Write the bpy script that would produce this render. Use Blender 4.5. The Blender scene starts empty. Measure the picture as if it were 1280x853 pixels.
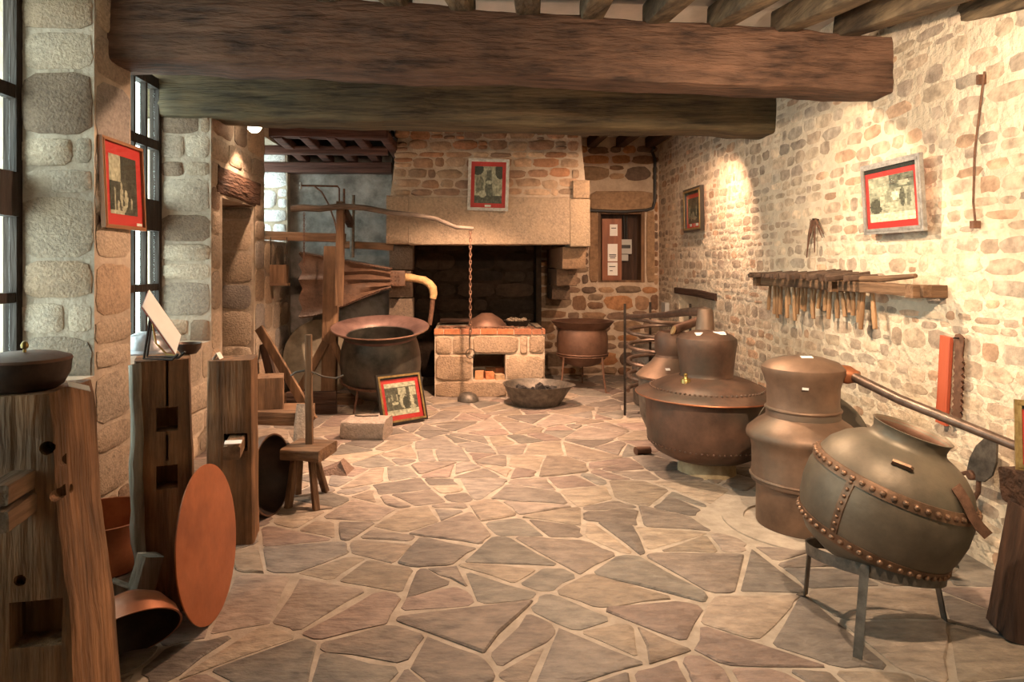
import bpy, bmesh, math, random
from math import pi, sin, cos, radians as R
from mathutils import Vector as V, Matrix as MX, noise

SC = bpy.context.scene
COL = SC.collection
F, CX, HY, CH = 853.0, 585.0, 330.0, 1.6       # focal (px), vanishing point, camera height (m)

# ------------------------------------------------------------------ camera
cam_d = bpy.data.cameras.new('camera')
cam = bpy.data.objects.new('camera', cam_d); COL.objects.link(cam)
cam.location = (0, 0, CH); cam.rotation_euler = (R(90), 0, 0)
cam_d.sensor_width = 36.0; cam_d.lens = 36.0 * F / 1280.0
cam_d.shift_x = (640 - CX) / 1280.0; cam_d.shift_y = -(426.5 - HY) / 1280.0
cam_d.clip_start = 0.05
SC.camera = cam

# ------------------------------------------------------------------ sky, exposure
w = bpy.data.worlds.new('sky'); SC.world = w; w.use_nodes = True
wb = w.node_tree.nodes['Background']
wb.inputs[0].default_value = (0.86, 1.0, 1.0, 1); wb.inputs[1].default_value = 6.5
SC.view_settings.view_transform = 'Standard'; SC.view_settings.look = 'None'
SC.view_settings.gamma = 1.0; SC.view_settings.use_curve_mapping = False
SC.view_settings.exposure = 0.72
SC.cycles.max_bounces = 6; SC.cycles.diffuse_bounces = 4; SC.cycles.glossy_bounces = 3
SC.cycles.transparent_max_bounces = 8; SC.cycles.use_denoising = True
SC.cycles.sample_clamp_indirect = 6.0

# ------------------------------------------------------------------ lamps (fixtures are built around them further down)
WARM = (1.0, 0.73, 0.49); WARM2 = (1.0, 0.63, 0.41)
LAMPS = [  # label, location, target, watts, cone deg, colour, blend
    ('behind the near beam at its right end', (0.95, 4.86, 2.96), (2.45, 3.35, 0.75), 250, 150, WARM, 1.0),
    ('behind the middle of the near beam', (0.35, 4.86, 3.00), (-1.5, 3.5, 0.6), 270, 112, WARM2, .5),
    ('behind the far beam at its right end', (2.25, 6.62, 2.95), (2.0, 8.0, 0.9), 170, 125, WARM2, .6),
    ('behind the middle of the far beam', (0.20, 6.62, 2.97), (-0.15, 6.95, 0.2), 540, 105, WARM2, .6),
    ('glowing under the far beam near the left wall', (-2.03, 6.50, 2.87), (-1.85, 6.95, 0.5), 110, 110, WARM2, .5),
    ('under the sloping joists, lighting the near beam', (-0.30, 1.75, 2.50), (0.10, 4.3, 2.75), 46, 140, WARM, .8),
    ('under the sloping joists, facing the right wall', (1.25, 1.95, 2.52), (2.74, 4.3, 1.5), 280, 140, WARM, .9),
]

# ------------------------------------------------------------------ helpers
def at(px, py, Y): return V(((px - CX) * Y / F, Y, CH - (py - HY) * Y / F))
def flo(px, py):
    Y = CH * F / (py - HY); return V(((px - CX) * Y / F, Y, 0))

class MB:
    """collects shapes; build() links them as one mesh object"""
    def __init__(s): s.v = []; s.f = []; s.c = None
    def add(s, vs, fs, M=None):
        o = len(s.v)
        s.v += [(M @ V(p)) if M is not None else V(p) for p in vs]
        s.f += [tuple(i + o for i in f) for f in fs]; return s
    def hexa(s, p, M=None):
        return s.add(p, [(0,3,2,1),(4,5,6,7),(0,1,5,4),(1,2,6,5),(2,3,7,6),(3,0,4,7)], M)
    def box(s, x0, x1, y0, y1, z0, z1, M=None):
        return s.hexa([(x0,y0,z0),(x1,y0,z0),(x1,y1,z0),(x0,y1,z0),(x0,y0,z1),(x1,y0,z1),(x1,y1,z1),(x0,y1,z1)], M)
    def lathe(s, prof, n=40, M=None, cap=True):
        vs = []; fs = []; m = len(prof)
        for r, z in prof:
            for k in range(n):
                a = 2*pi*k/n; vs.append((r*cos(a), r*sin(a), z))
        for i in range(m-1):
            for k in range(n):
                fs.append((i*n+k, i*n+(k+1)%n, (i+1)*n+(k+1)%n, (i+1)*n+k))
        if cap:
            fs.append(tuple(reversed(range(n)))); fs.append(tuple(range((m-1)*n, m*n)))
        return s.add(vs, fs, M)
    def tube(s, pts, r, n=10, M=None, closed=False):
        pts = [V(p) for p in pts]; m = len(pts)
        rs = r if isinstance(r, (list, tuple)) else [r]*m
        vs = []; fs = []; nrm = None
        for i, p in enumerate(pts):
            a = pts[(i-1) % m] if (closed or i > 0) else p
            b = pts[(i+1) % m] if (closed or i < m-1) else p
            t = (b - a); t = t.normalized() if t.length > 1e-9 else V((0,0,1))
            if nrm is None:
                nrm = t.orthogonal().normalized()
            nrm = (nrm - t * nrm.dot(t))
            nrm = nrm.normalized() if nrm.length > 1e-6 else t.orthogonal().normalized()
            b2 = t.cross(nrm)
            for k in range(n):
                an = 2*pi*k/n; vs.append(p + (nrm*cos(an) + b2*sin(an)) * rs[i])
        for i in range(m if closed else m-1):
            j = (i+1) % m
            for k in range(n):
                fs.append((i*n+k, i*n+(k+1)%n, j*n+(k+1)%n, j*n+k))
        if not closed:
            fs.append(tuple(reversed(range(n)))); fs.append(tuple(range((m-1)*n, m*n)))
        return s.add(vs, fs, M)
    def loft(s, rings, M=None, cap=True):
        n = len(rings[0]); vs = [p for r in rings for p in r]; fs = []
        for i in range(len(rings)-1):
            for k in range(n):
                fs.append((i*n+k, i*n+(k+1)%n, (i+1)*n+(k+1)%n, (i+1)*n+k))
        if cap:
            fs.append(tuple(reversed(range(n)))); fs.append(tuple(range((len(rings)-1)*n, len(rings)*n)))
        return s.add(vs, fs, M)
    def prism(s, poly, z0, z1, M=None):
        return s.loft([[(x, y, z0) for x, y in poly], [(x, y, z1) for x, y in poly]], M)
    def torus(s, r, t, n=40, m=8, M=None):
        pts = [(r*cos(2*pi*k/n), r*sin(2*pi*k/n), 0) for k in range(n)]
        return s.tube(pts, t, m, M, closed=True)
    def rivet(s, p, nrm, r, hgt=None):
        h = hgt or r*.6
        q = V(nrm).to_track_quat('Z', 'Y').to_matrix().to_4x4(); q.translation = V(p)
        return s.lathe([(r, -h*.3), (r*.85, h*.55), (r*.4, h)], 8, q)
    def build(s, name, mat, parent=None, smooth=True, angle=35, M=None, label=None, kind=None, tint=None):
        me = bpy.data.meshes.new(name)
        me.from_pydata([tuple(p) for p in s.v], [], s.f)
        bm = bmesh.new(); bm.from_mesh(me); bmesh.ops.recalc_face_normals(bm, faces=bm.faces); bm.to_mesh(me); bm.free()
        if smooth:
            me.shade_smooth()
            me.set_sharp_from_angle(angle=R(angle))
        me.materials.append(mat)
        o = bpy.data.objects.new(name, me); COL.objects.link(o)
        if parent is not None: o.parent = parent
        if M is not None: o.matrix_basis = M
        if label: o['label'] = label
        if kind: o['kind'] = kind
        if tint is not None: set_tint(me, [tint]*len(me.polygons))
        return o

def set_tint(me, cols):
    a = me.color_attributes.new('tint', 'FLOAT_COLOR', 'CORNER')
    buf = []
    for p, c in zip(me.polygons, cols): buf += [c[0], c[1], c[2], 1.0] * p.loop_total
    a.data.foreach_set('color', buf)

def thing(name, label, cat, loc=(0,0,0), rot=(0,0,0), group=None):
    o = bpy.data.objects.new(name, None); COL.objects.link(o); o.empty_display_size = .1
    o.location = loc; o.rotation_euler = rot
    o['label'] = label; o['category'] = cat
    if group: o['group'] = group
    return o
def tag(o, label, cat, group=None):
    o['label'] = label; o['category'] = cat
    if group: o['group'] = group
    return o
def struct(o): o['kind'] = 'structure'; return o
def T(x=0, y=0, z=0): return MX.Translation((x, y, z))
def RX(a): return MX.Rotation(R(a), 4, 'X')
def RY(a): return MX.Rotation(R(a), 4, 'Y')
def RZ(a): return MX.Rotation(R(a), 4, 'Z')

def dup(root, loc, rot=None, label=None):
    c = root.copy(); COL.objects.link(c); c.location = loc
    if rot is not None: c.rotation_euler = rot
    if label: c['label'] = label
    for ch in list(root.children):
        d = ch.copy(); COL.objects.link(d); d.parent = c
    return c

# organic timber: rounded rectangle section swept from p0 to p1 with adze-mark noise
def rrect(wd, ht, rad, m=3, e=3):
    pts = []; a, b = wd/2, ht/2
    cs = [(a-rad, b-rad, 0), (-a+rad, b-rad, 90), (-a+rad, -b+rad, 180), (a-rad, -b+rad, 270)]
    for i, (x, y, s0) in enumerate(cs):
        for k in range(m):
            an = R(s0 + 90*k/(m-1)); pts.append((x+rad*cos(an), y+rad*sin(an)))
        x2, y2, s2 = cs[(i+1) % 4]; q = (x2+rad*cos(R(s2)), y2+rad*sin(R(s2)))
        p = pts[-1]
        for k in range(1, e+1):
            t = k/(e+1); pts.append((p[0]*(1-t)+q[0]*t, p[1]*(1-t)+q[1]*t))
    return pts
def timber(mb, p0, p1, wd, ht, nseg=12, jit=.008, rad=.015, up=(0,0,1), freq=3.0, t0=1.0, t1=1.0, seed=0, spin=0):
    p0, p1 = V(p0), V(p1); d = (p1-p0).normalized()
    u = V(up); s = d.cross(u)
    if s.length < 1e-4: s = d.cross(V((0,1,0)))
    s.normalize(); u = s.cross(d).normalized()
    if spin:
        q = MX.Rotation(R(spin), 3, d); s = q @ s; u = q @ u
    sec = rrect(wd, ht, rad); rings = []
    for i in range(nseg+1):
        t = i/nseg; c = p0.lerp(p1, t); k = t0*(1-t)+t1*t; ring = []
        for x, y in sec:
            p = c + s*(x*k) + u*(y*k)
            nz = noise.noise_vector(V((p.x, p.y, p.z))*freq + V((seed*7.3, seed*3.1, 0)))
            n2 = noise.noise_vector(V((p.x, p.y, p.z))*freq*4 + V((seed*1.3, 0, 5)))
            ring.append(p + nz*jit + n2*jit*.45)
        rings.append(ring)
    mb.loft(rings)
    return mb
def cut(o, mb):
    """carve holes (mortises) out of a closed mesh"""
    c = mb.build('cutter', o.data.materials[0], smooth=False)
    c.parent = o.parent
    m = o.modifiers.new('b', 'BOOLEAN'); m.operation = 'DIFFERENCE'; m.object = c; m.solver = 'EXACT'; m.use_self = True
    bpy.context.view_layer.update()
    dg = bpy.context.evaluated_depsgraph_get()
    me = bpy.data.meshes.new_from_object(o.evaluated_get(dg))
    o.modifiers.clear(); old = o.data; o.data = me; me.name = o.name
    bpy.data.objects.remove(c); bpy.data.meshes.remove(old)
    me.shade_smooth(); me.set_sharp_from_angle(angle=R(35))

# ------------------------------------------------------------------ procedural materials
def pm(name, c1, c2, scale=6, rough=.7, metal=0, bump=.3, bscale=40, stretch=(1,1,1), tint=False,
       blotch=None, bfac=.5, bsc=2.0, rvar=0.0, spec=.5, lo=.35, hi=.65, bdist=.01):
    m = bpy.data.materials.new(name); m.use_nodes = True; nt = m.node_tree; N = nt.nodes; L = nt.links
    b = N['Principled BSDF']; b.inputs['Roughness'].default_value = rough; b.inputs['Metallic'].default_value = metal
    b.inputs['Specular IOR Level'].default_value = spec
    tc = N.new('ShaderNodeTexCoord'); mp = N.new('ShaderNodeMapping'); mp.inputs['Scale'].default_value = stretch
    oi = N.new('ShaderNodeObjectInfo'); ad = N.new('ShaderNodeVectorMath'); ad.operation = 'MULTIPLY_ADD'
    L.new(tc.outputs['Object'], ad.inputs[0]); ad.inputs[1].default_value = (1,1,1)
    sc = N.new('ShaderNodeMath'); sc.operation = 'MULTIPLY'; sc.inputs[1].default_value = 37.0
    L.new(oi.outputs['Random'], sc.inputs[0]); L.new(sc.outputs[0], ad.inputs[2])
    L.new(ad.outputs[0], mp.inputs['Vector'])
    n1 = N.new('ShaderNodeTexNoise'); n1.inputs['Scale'].default_value = scale; n1.inputs['Detail'].default_value = 7
    n1.inputs['Roughness'].default_value = .65
    L.new(mp.outputs[0], n1.inputs['Vector'])
    cr = N.new('ShaderNodeValToRGB'); cr.color_ramp.elements[0].position = lo; cr.color_ramp.elements[1].position = hi
    cr.color_ramp.elements[0].color = (*c1, 1); cr.color_ramp.elements[1].color = (*c2, 1)
    L.new(n1.outputs['Fac'], cr.inputs['Fac']); col = cr.outputs['Color']
    if blotch:
        n3 = N.new('ShaderNodeTexNoise'); n3.inputs['Scale'].default_value = bsc; n3.inputs['Detail'].default_value = 5
        L.new(ad.outputs[0], n3.inputs['Vector'])
        r3 = N.new('ShaderNodeMapRange'); r3.inputs[1].default_value = .45; r3.inputs[2].default_value = .7; r3.inputs[4].default_value = bfac
        L.new(n3.outputs['Fac'], r3.inputs[0])
        mx = N.new('ShaderNodeMixRGB'); mx.inputs['Color2'].default_value = (*blotch, 1)
        L.new(r3.outputs[0], mx.inputs['Fac']); L.new(col, mx.inputs['Color1']); col = mx.outputs['Color']
    if tint:
        at_ = N.new('ShaderNodeAttribute'); at_.attribute_name = 'tint'
        mx = N.new('ShaderNodeMixRGB'); mx.blend_type = 'MULTIPLY'; mx.inputs['Fac'].default_value = 1
        L.new(at_.outputs['Color'], mx.inputs['Color1']); L.new(col, mx.inputs['Color2']); col = mx.outputs['Color']
    L.new(col, b.inputs['Base Color'])
    if rvar:
        rr = N.new('ShaderNodeMapRange'); rr.inputs[3].default_value = rough-rvar; rr.inputs[4].default_value = rough+rvar
        L.new(n1.outputs['Fac'], rr.inputs[0]); L.new(rr.outputs[0], b.inputs['Roughness'])
    if bump:
        n2 = N.new('ShaderNodeTexNoise'); n2.inputs['Scale'].default_value = bscale; n2.inputs['Detail'].default_value = 4
        L.new(mp.outputs[0], n2.inputs['Vector'])
        bp = N.new('ShaderNodeBump'); bp.inputs['Strength'].default_value = bump; bp.inputs['Distance'].default_value = bdist
        L.new(n2.outputs['Fac'], bp.inputs['Height']); L.new(bp.outputs[0], b.inputs['Normal'])
    return m
def flat(name, c, rough=.6, metal=0): return pm(name, tuple(x*.93 for x in c), c, 12, rough, metal, .05, 60)

def wood(name, c1, c2, axis, rough=.75, blotch=None, bump=.5, bfac=.6):
    st = [1, 1, 1]; st[axis] = .09 if not name.startswith('old_beam') else .17
    return pm(name, c1, c2, 16, rough, 0, bump, 34, st, blotch=blotch, bfac=bfac, bsc=3.0, spec=.3, lo=.34, hi=.64, bdist=.035)

M_ = {}
M_['stone'] = pm('stone', (.55,.52,.50), (1.35,1.3,1.25), 14, .88, 0, .55, 45, tint=True, spec=.25, lo=.25, hi=.75, bdist=.012)
M_['rubble'] = pm('limewashed_rubble', (.6,.57,.55), (1.3,1.26,1.22), 16, .9, 0, .6, 45, tint=True, spec=.2, lo=.25, hi=.75, bdist=.012, blotch=(1.5,1.5,1.45), bfac=.85, bsc=8)
M_['granite'] = pm('granite', (.62,.62,.62), (1.32,1.3,1.28), 38, .88, 0, .8, 60, tint=True, spec=.3, lo=.3, hi=.7, bdist=.015, blotch=(1.25,1.2,1.12), bfac=.6, bsc=5)
M_['flag'] = pm('flagstone', (.55,.53,.54), (1.38,1.33,1.26), 9, .62, 0, .6, 15, (1,2.0,1), tint=True, spec=.35, lo=.28, hi=.72, bdist=.03, rvar=.1)
M_['floor_mortar'] = pm('floor_mortar', (.30,.25,.20), (.45,.38,.31), 8, .85, 0, .4, 50, spec=.3)
M_['mortar_pale'] = pm('lime_mortar_pale', (.58,.475,.35), (.74,.625,.47), 9, .92, 0, .9, 22, blotch=(.47,.37,.265), bfac=.5, bsc=2.2, spec=.2, bdist=.03)
M_['mortar_warm'] = pm('lime_mortar_warm', (.42,.32,.235), (.58,.46,.345), 7, .92, 0, .7, 26, spec=.2, bdist=.02)
M_['mortar_pier'] = pm('pier_mortar', (.36,.29,.22), (.50,.41,.32), 7, .92, 0, .7, 26, blotch=(.24,.19,.15), bfac=.5, spec=.2, bdist=.02)
M_['soot'] = pm('sooty_masonry', (.020,.014,.010), (.06,.04,.028), 5, .95, 0, .6, 20, spec=.1)
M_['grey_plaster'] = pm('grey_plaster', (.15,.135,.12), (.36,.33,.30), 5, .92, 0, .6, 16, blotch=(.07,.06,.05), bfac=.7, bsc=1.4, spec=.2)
M_['plaster'] = pm('plaster', (.42,.39,.34), (.52,.48,.42), 4, .9, 0, .3, 20)
for i, ax in enumerate('xyz'):
    M_['beam_'+ax] = wood('old_beam_wood_'+ax, (.030,.017,.012), (.145,.078,.050), i, blotch=(.19,.105,.068), bfac=.5, bump=.95)
    M_['post_'+ax] = wood('weathered_post_wood_'+ax, (.10,.052,.027), (.36,.185,.09), i, blotch=(.06,.036,.022), bfac=.7, bump=.65)
    M_['oak_'+ax] = wood('dry_oak_'+ax, (.10,.055,.03), (.27,.155,.085), i, blotch=(.06,.036,.022), bfac=.6)
    M_['dark_'+ax] = wood('dark_wood_'+ax, (.022,.012,.008), (.075,.038,.023), i)
M_['beam_green'] = wood('greenish_beam_wood', (.020,.016,.010), (.115,.085,.045), 0, blotch=(.16,.11,.05), bfac=.35, bump=.8)  # greener brown than the near beam
M_['grey_wood'] = wood('silvered_wood', (.16,.14,.11), (.40,.37,.31), 2, blotch=(.12,.09,.06))
M_['joist'] = wood('joist_wood', (.05,.036,.022), (.22,.155,.09), 1, blotch=(.03,.02,.015), bfac=.7)
M_['window_wood'] = wood('window_wood', (.014,.009,.006), (.035,.022,.015), 2)
M_['purple_beam'] = wood('red_stained_beam', (.045,.018,.012), (.13,.055,.04), 0)
M_['copper_brown'] = pm('patinated_copper', (.085,.050,.036), (.19,.105,.070), 4, .55, .55, .3, 14, blotch=(.085,.082,.066), bfac=.6, bsc=3.5, rvar=.10)
M_['copper_still'] = pm('still_copper', (.135,.085,.058), (.26,.16,.105), 4, .54, .55, .3, 14, blotch=(.13,.12,.095), bfac=.6, bsc=3, rvar=.10)
M_['copper_green'] = pm('greenish_bronze', (.10,.080,.058), (.20,.152,.105), 4, .53, .5, .3, 14, blotch=(.10,.105,.08), bfac=.5, bsc=3.0, rvar=.1)
M_['copper_band'] = pm('riveted_band', (.15,.088,.055), (.29,.165,.10), 18, .5, .7, .2, 50)
M_['copper_red'] = pm('red_copper', (.30,.105,.045), (.46,.17,.075), 6, .42, .55, .1, 30, blotch=(.22,.08,.045), bfac=.5, bsc=5)
M_['disc_red'] = pm('red_brown_disc', (.34,.10,.035), (.46,.15,.06), 5, .55, .25, .12, 30, blotch=(.18,.06,.03), bfac=.4, bsc=7)
M_['pan_dark'] = pm('dark_pan', (.045,.028,.02), (.10,.06,.042), 7, .5, .6, .2, 30)
M_['cauldron'] = pm('blackened_copper', (.040,.041,.036), (.125,.115,.092), 5, .45, .6, .2, 25, blotch=(.10,.07,.055), bfac=.6, rvar=.1)
M_['rust_copper'] = pm('rusty_copper', (.12,.06,.038), (.225,.118,.075), 5, .55, .5, .2, 25, blotch=(.10,.06,.045), bfac=.5)
M_['flange'] = pm('flange_copper', (.15,.085,.072), (.27,.16,.135), 6, .45, .5, .15, 25)
M_['tin_dark'] = pm('blackened_inside', (.022,.014,.010), (.06,.035,.024), 6, .55, .4, .15, 25)  # separate darker colour for the pan and bowl insides
M_['pale_tin'] = pm('pale_tinned_metal', (.20,.165,.115), (.38,.32,.23), 5, .6, .2, .2, 25)
M_['iron'] = pm('black_iron', (.022,.018,.015), (.07,.05,.04), 20, .6, .6, .2, 60)
M_['rust'] = pm('rusty_iron', (.10,.048,.028), (.20,.10,.06), 25, .75, .3, .3, 70)
M_['grey_iron'] = pm('grey_iron', (.08,.068,.056), (.19,.16,.13), 14, .55, .6, .2, 50)
M_['pipe'] = pm('dull_pipe', (.10,.068,.05), (.22,.15,.115), 9, .42, .7, .1, 40)
M_['brass'] = pm('brass', (.28,.19,.06), (.45,.32,.12), 12, .35, .9, .1, 40)
M_['paper'] = flat('white_card', (.80,.78,.74), .7)
M_['red_mat'] = flat('red_mat_board', (.62,.030,.028), .6)
M_['black_strip'] = flat('black_strip', (.02,.018,.016), .5)
M_['gilt'] = pm('gilt_edge', (.22,.14,.05), (.42,.30,.12), 20, .4, .6, .1, 60)
M_['silver_frame'] = pm('silvered_frame', (.24,.225,.205), (.42,.40,.37), 25, .45, .4, .15, 60)
M_['wood_frame'] = flat('brown_frame', (.25,.11,.045), .45)
M_['black_frame'] = flat('black_frame', (.022,.018,.014), .35)
M_['door_red'] = pm('cupboard_door_wood', (.20,.065,.028), (.30,.105,.045), 14, .6, 0, .2, 40, (1,1,.1))
M_['leather'] = pm('bellows_leather', (.085,.045,.028), (.19,.105,.065), 8, .42, 0, .5, 30, blotch=(.05,.03,.02), bfac=.6)
M_['cloth'] = pm('wrapped_cloth', (.34,.20,.085), (.55,.36,.17), 14, .9, 0, .8, 40, (1,1,1))
M_['brick'] = pm('brick', (.70,.68,.66), (1.25,1.2,1.15), 16, .9, 0, .6, 60, tint=True, spec=.2)
M_['ash'] = pm('ash', (.10,.075,.05), (.34,.26,.18), 20, .95, 0, 1.0, 60)
M_['coal'] = pm('charcoal', (.012,.010,.009), (.05,.04,.035), 12, .8, 0, .6, 40)
M_['saw_red'] = pm('red_painted_wood', (.33,.055,.025), (.47,.10,.045), 14, .55, 0, .2, 40, (1,1,.1))
M_['hammer_head'] = pm('hammer_wood', (.055,.032,.021), (.15,.09,.06), 12, .55, .1, .3, 40)
M_['handle'] = pm('handle_wood', (.22,.115,.05), (.42,.235,.11), 14, .6, 0, .3, 40, (1,1,.15))
M_['branch'] = pm('branch_bark', (.06,.042,.030), (.20,.15,.115), 14, .8, 0, .6, 30, (.2,1,1))
M_['stone_base'] = pm('stone_base', (.30,.22,.12), (.46,.36,.22), 14, .9, 0, .6, 40)
M_['print'] = pm('print', (1,1,1), (1,1,1), 3, .55, 0, 0, tint=True)
M_['grey_box'] = flat('grey_plastic', (.42,.41,.38), .5)
M_['cable'] = flat('black_cable', (.02,.018,.016), .5)
M_['pewter'] = pm('pewter', (.20,.20,.21), (.34,.34,.36), 8, .35, .7, .1, 40)

def glass_mat():
    m = bpy.data.materials.new('window_glass'); m.use_nodes = True; nt = m.node_tree; N = nt.nodes; L = nt.links
    N.remove(N['Principled BSDF'])
    t = N.new('ShaderNodeBsdfTransparent'); t.inputs[0].default_value = (.93,.97,.95,1)
    g = N.new('ShaderNodeBsdfGlossy'); g.inputs['Roughness'].default_value = .03
    fr = N.new('ShaderNodeLayerWeight'); pw = N.new('ShaderNodeMath'); pw.operation = 'POWER'; pw.inputs[1].default_value = 4.0
    ma = N.new('ShaderNodeMath'); ma.operation = 'MULTIPLY_ADD'; ma.inputs[1].default_value = .40; ma.inputs[2].default_value = .03
    L.new(fr.outputs['Facing'], pw.inputs[0]); L.new(pw.outputs[0], ma.inputs[0])
    mx = N.new('ShaderNodeMixShader'); L.new(ma.outputs[0], mx.inputs[0]); L.new(t.outputs[0], mx.inputs[1]); L.new(g.outputs[0], mx.inputs[2])
    L.new(mx.outputs[0], N['Material Output'].inputs['Surface']); return m
M_['glass'] = glass_mat()
def emit_mat(name, c, s):
    m = bpy.data.materials.new(name); m.use_nodes = True; b = m.node_tree.nodes['Principled BSDF']
    b.inputs['Emission Color'].default_value = (*c, 1); b.inputs['Emission Strength'].default_value = s
    b.inputs['Base Color'].default_value = (.9,.85,.75,1); return m
M_['bulb'] = emit_mat('lit_bulb', (1,.82,.6), 14)

# ------------------------------------------------------------------ stonework
def outline(x0, x1, y0, y1, rnd, sq=3.2, n=14, jit=.06):
    cx, cy, a, b = (x0+x1)/2, (y0+y1)/2, (x1-x0)/2, (y1-y0)/2
    ph = rnd.random()*.4; pts = []
    for k in range(n):
        an = 2*pi*(k+ph)/n; c, s = cos(an), sin(an)
        r = (abs(c)**sq + abs(s)**sq) ** (-1/sq)
        j = 1 + rnd.uniform(-jit, jit)
        pts.append((cx + a*c*r*j, cy + b*s*r*j))
    return pts
def stone_geo(poly, proud, bev, rnd, rough=.3, depth=.03):
    """local verts and faces: outline sunk in the mortar, chamfered face proud of it"""
    n = len(poly); cx = sum(p[0] for p in poly)/n; cy = sum(p[1] for p in poly)/n
    ds = [math.hypot(x-cx, y-cy) for x, y in poly]
    tx, ty = rnd.uniform(-1,1)*rough*proud, rnd.uniform(-1,1)*rough*proud; mr = max(ds)
    vs = []; fs = []
    for lvl in range(3):
        for i, (x, y) in enumerate(poly):
            k = 1 if lvl < 2 else max(.3, 1 - bev/max(ds[i], 1e-3))
            X, Y = cx+(x-cx)*k, cy+(y-cy)*k
            z = (-depth, proud*.45, proud + tx*(x-cx)/mr + ty*(y-cy)/mr + rnd.uniform(-1,1)*rough*proud*.5)[lvl]
            vs.append((X, Y, z))
    vs.append((cx, cy, proud*(1+rnd.uniform(0, rough))))
    for l in range(2):
        for i in range(n): fs.append((l*n+i, l*n+(i+1)%n, (l+1)*n+(i+1)%n, (l+1)*n+i))
    for i in range(n): fs.append((2*n+i, 2*n+(i+1)%n, 3*n))
    return vs, fs, (cx, cy)
def frame_of(o, u, v):
    u, v = V(u).normalized(), V(v).normalized(); n = u.cross(v)
    m = MX((( u.x, v.x, n.x, o[0]), (u.y, v.y, n.y, o[1]), (u.z, v.z, n.z, o[2]), (0,0,0,1))); return m
def lay(parent, M, cells, mat, name='stone', proud=.012, bev=.012, rough=.35, limit=300, rest='small_stones', seed=0, angle=50):
    """cells: list of (poly, colour). The largest on screen become parts, the others one stuff part."""
    rnd = random.Random(seed); items = []
    for poly, c in cells:
        vs, fs, ctr = stone_geo(poly, proud*rnd.uniform(.6, 1.4), bev, rnd, rough)
        wc = M @ V((ctr[0], ctr[1], 0)); ar = 0
        for i in range(len(poly)):
            a, b = poly[i], poly[(i+1) % len(poly)]; ar += a[0]*b[1]-b[0]*a[1]
        n = (M.to_3x3() @ V((0,0,1))); d = wc - V((0,0,CH)); L = max(d.length, .5)
        px = CX + F*wc.x/max(wc.y, .1); py = HY - F*(wc.z-CH)/max(wc.y, .1)
        vis = 1 if (wc.y > .3 and -60 < px < 1340 and -60 < py < 910) else .02
        items.append((abs(ar)*abs(n.dot(d.normalized()))/L**2*vis, vs, fs, ctr, c))
    items.sort(key=lambda t: -t[0])
    for _, vs, fs, ctr, c in items[:limit]:
        mb = MB(); mb.add([(x-ctr[0], y-ctr[1], z) for x, y, z in vs], fs)
        mb.build(name, mat, parent, M=M @ T(ctr[0], ctr[1], 0), tint=c, angle=angle)
    if items[limit:]:
        mb = MB(); cols = []
        for _, vs, fs, ctr, c in items[limit:]:
            mb.add(vs, fs); cols += [c]*len(fs)
        o = mb.build(rest, mat, parent, M=M, kind='stuff', angle=angle); set_tint(o.data, cols)
def courses(W, H, hr, wr, pal, seed, holes=(), gap=.018, sq=3.2, jit=.06, n=14, var=.18, skip=0.0, wob=.01, v0=0):
    rnd = random.Random(seed); out = []; v = v0
    while v < H - .03:
        h = min(rnd.uniform(*hr), H - v)
        if H - v - h < hr[0]*.6: h = H - v
        iv = [(0, W)]
        for (a, b, c, d) in holes:
            if c < v + h - .02 and d > v + .02:
                nv = []
                for (p, q) in iv:
                    if b <= p or a >= q: nv.append((p, q)); continue
                    if a > p: nv.append((p, a))
                    if b < q: nv.append((b, q))
                iv = nv
        for (p, q) in iv:
            u = p
            while u < q - .03:
                wd = rnd.uniform(*wr) * (.75 + .5*h/hr[1])
                if q - u - wd < wr[0]*.6: wd = q - u
                wd = min(wd, q-u)
                sub = [(v, v+h)]
                if h > hr[1]*.8 and wd < wr[1]*.7 and rnd.random() < .3:
                    m = v + h*rnd.uniform(.4, .6); sub = [(v, m), (m, v+h)]
                for (s0, s1) in sub:
                    if rnd.random() < skip: continue
                    g = gap*rnd.uniform(.6, 1.5)/2; dv = rnd.uniform(-wob, wob)
                    a0, a1, b0, b1 = u+g, u+wd-g, max(s0+g+dv, .004), min(s1-g+dv, H-.004)
                    if a1-a0 < .02 or b1-b0 < .02: continue
                    c = rnd.choice(pal); k = 1 + rnd.uniform(-var, var)
                    out.append((outline(a0, a1, b0, b1, rnd, sq, n, jit), tuple(x*k for x in c)))
                u += wd
        v += h
    return out
def wall_boxes(mb, axis, c0, c1, u0, u1, v0, v1, holes):
    """wall slab between c0 and c1 across axis ('x' or 'y'), with rectangular holes"""
    us = sorted({u0, u1, *[min(max(x, u0), u1) for h in holes for x in h[:2]]})
    vs = sorted({v0, v1, *[min(max(x, v0), v1) for h in holes for x in h[2:]]})
    for i in range(len(us)-1):
        for j in range(len(vs)-1):
            mu, mv = (us[i]+us[i+1])/2, (vs[j]+vs[j+1])/2
            if any(h[0] < mu < h[1] and h[2] < mv < h[3] for h in holes): continue
            if axis == 'x': mb.box(c0, c1, us[i], us[i+1], vs[j], vs[j+1])
            else: mb.box(us[i], us[i+1], c0, c1, vs[j], vs[j+1])
# ================================================================== SETTING
XL, XR, YB, ZT = -2.24, 2.74, 9.8, 3.42
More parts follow.
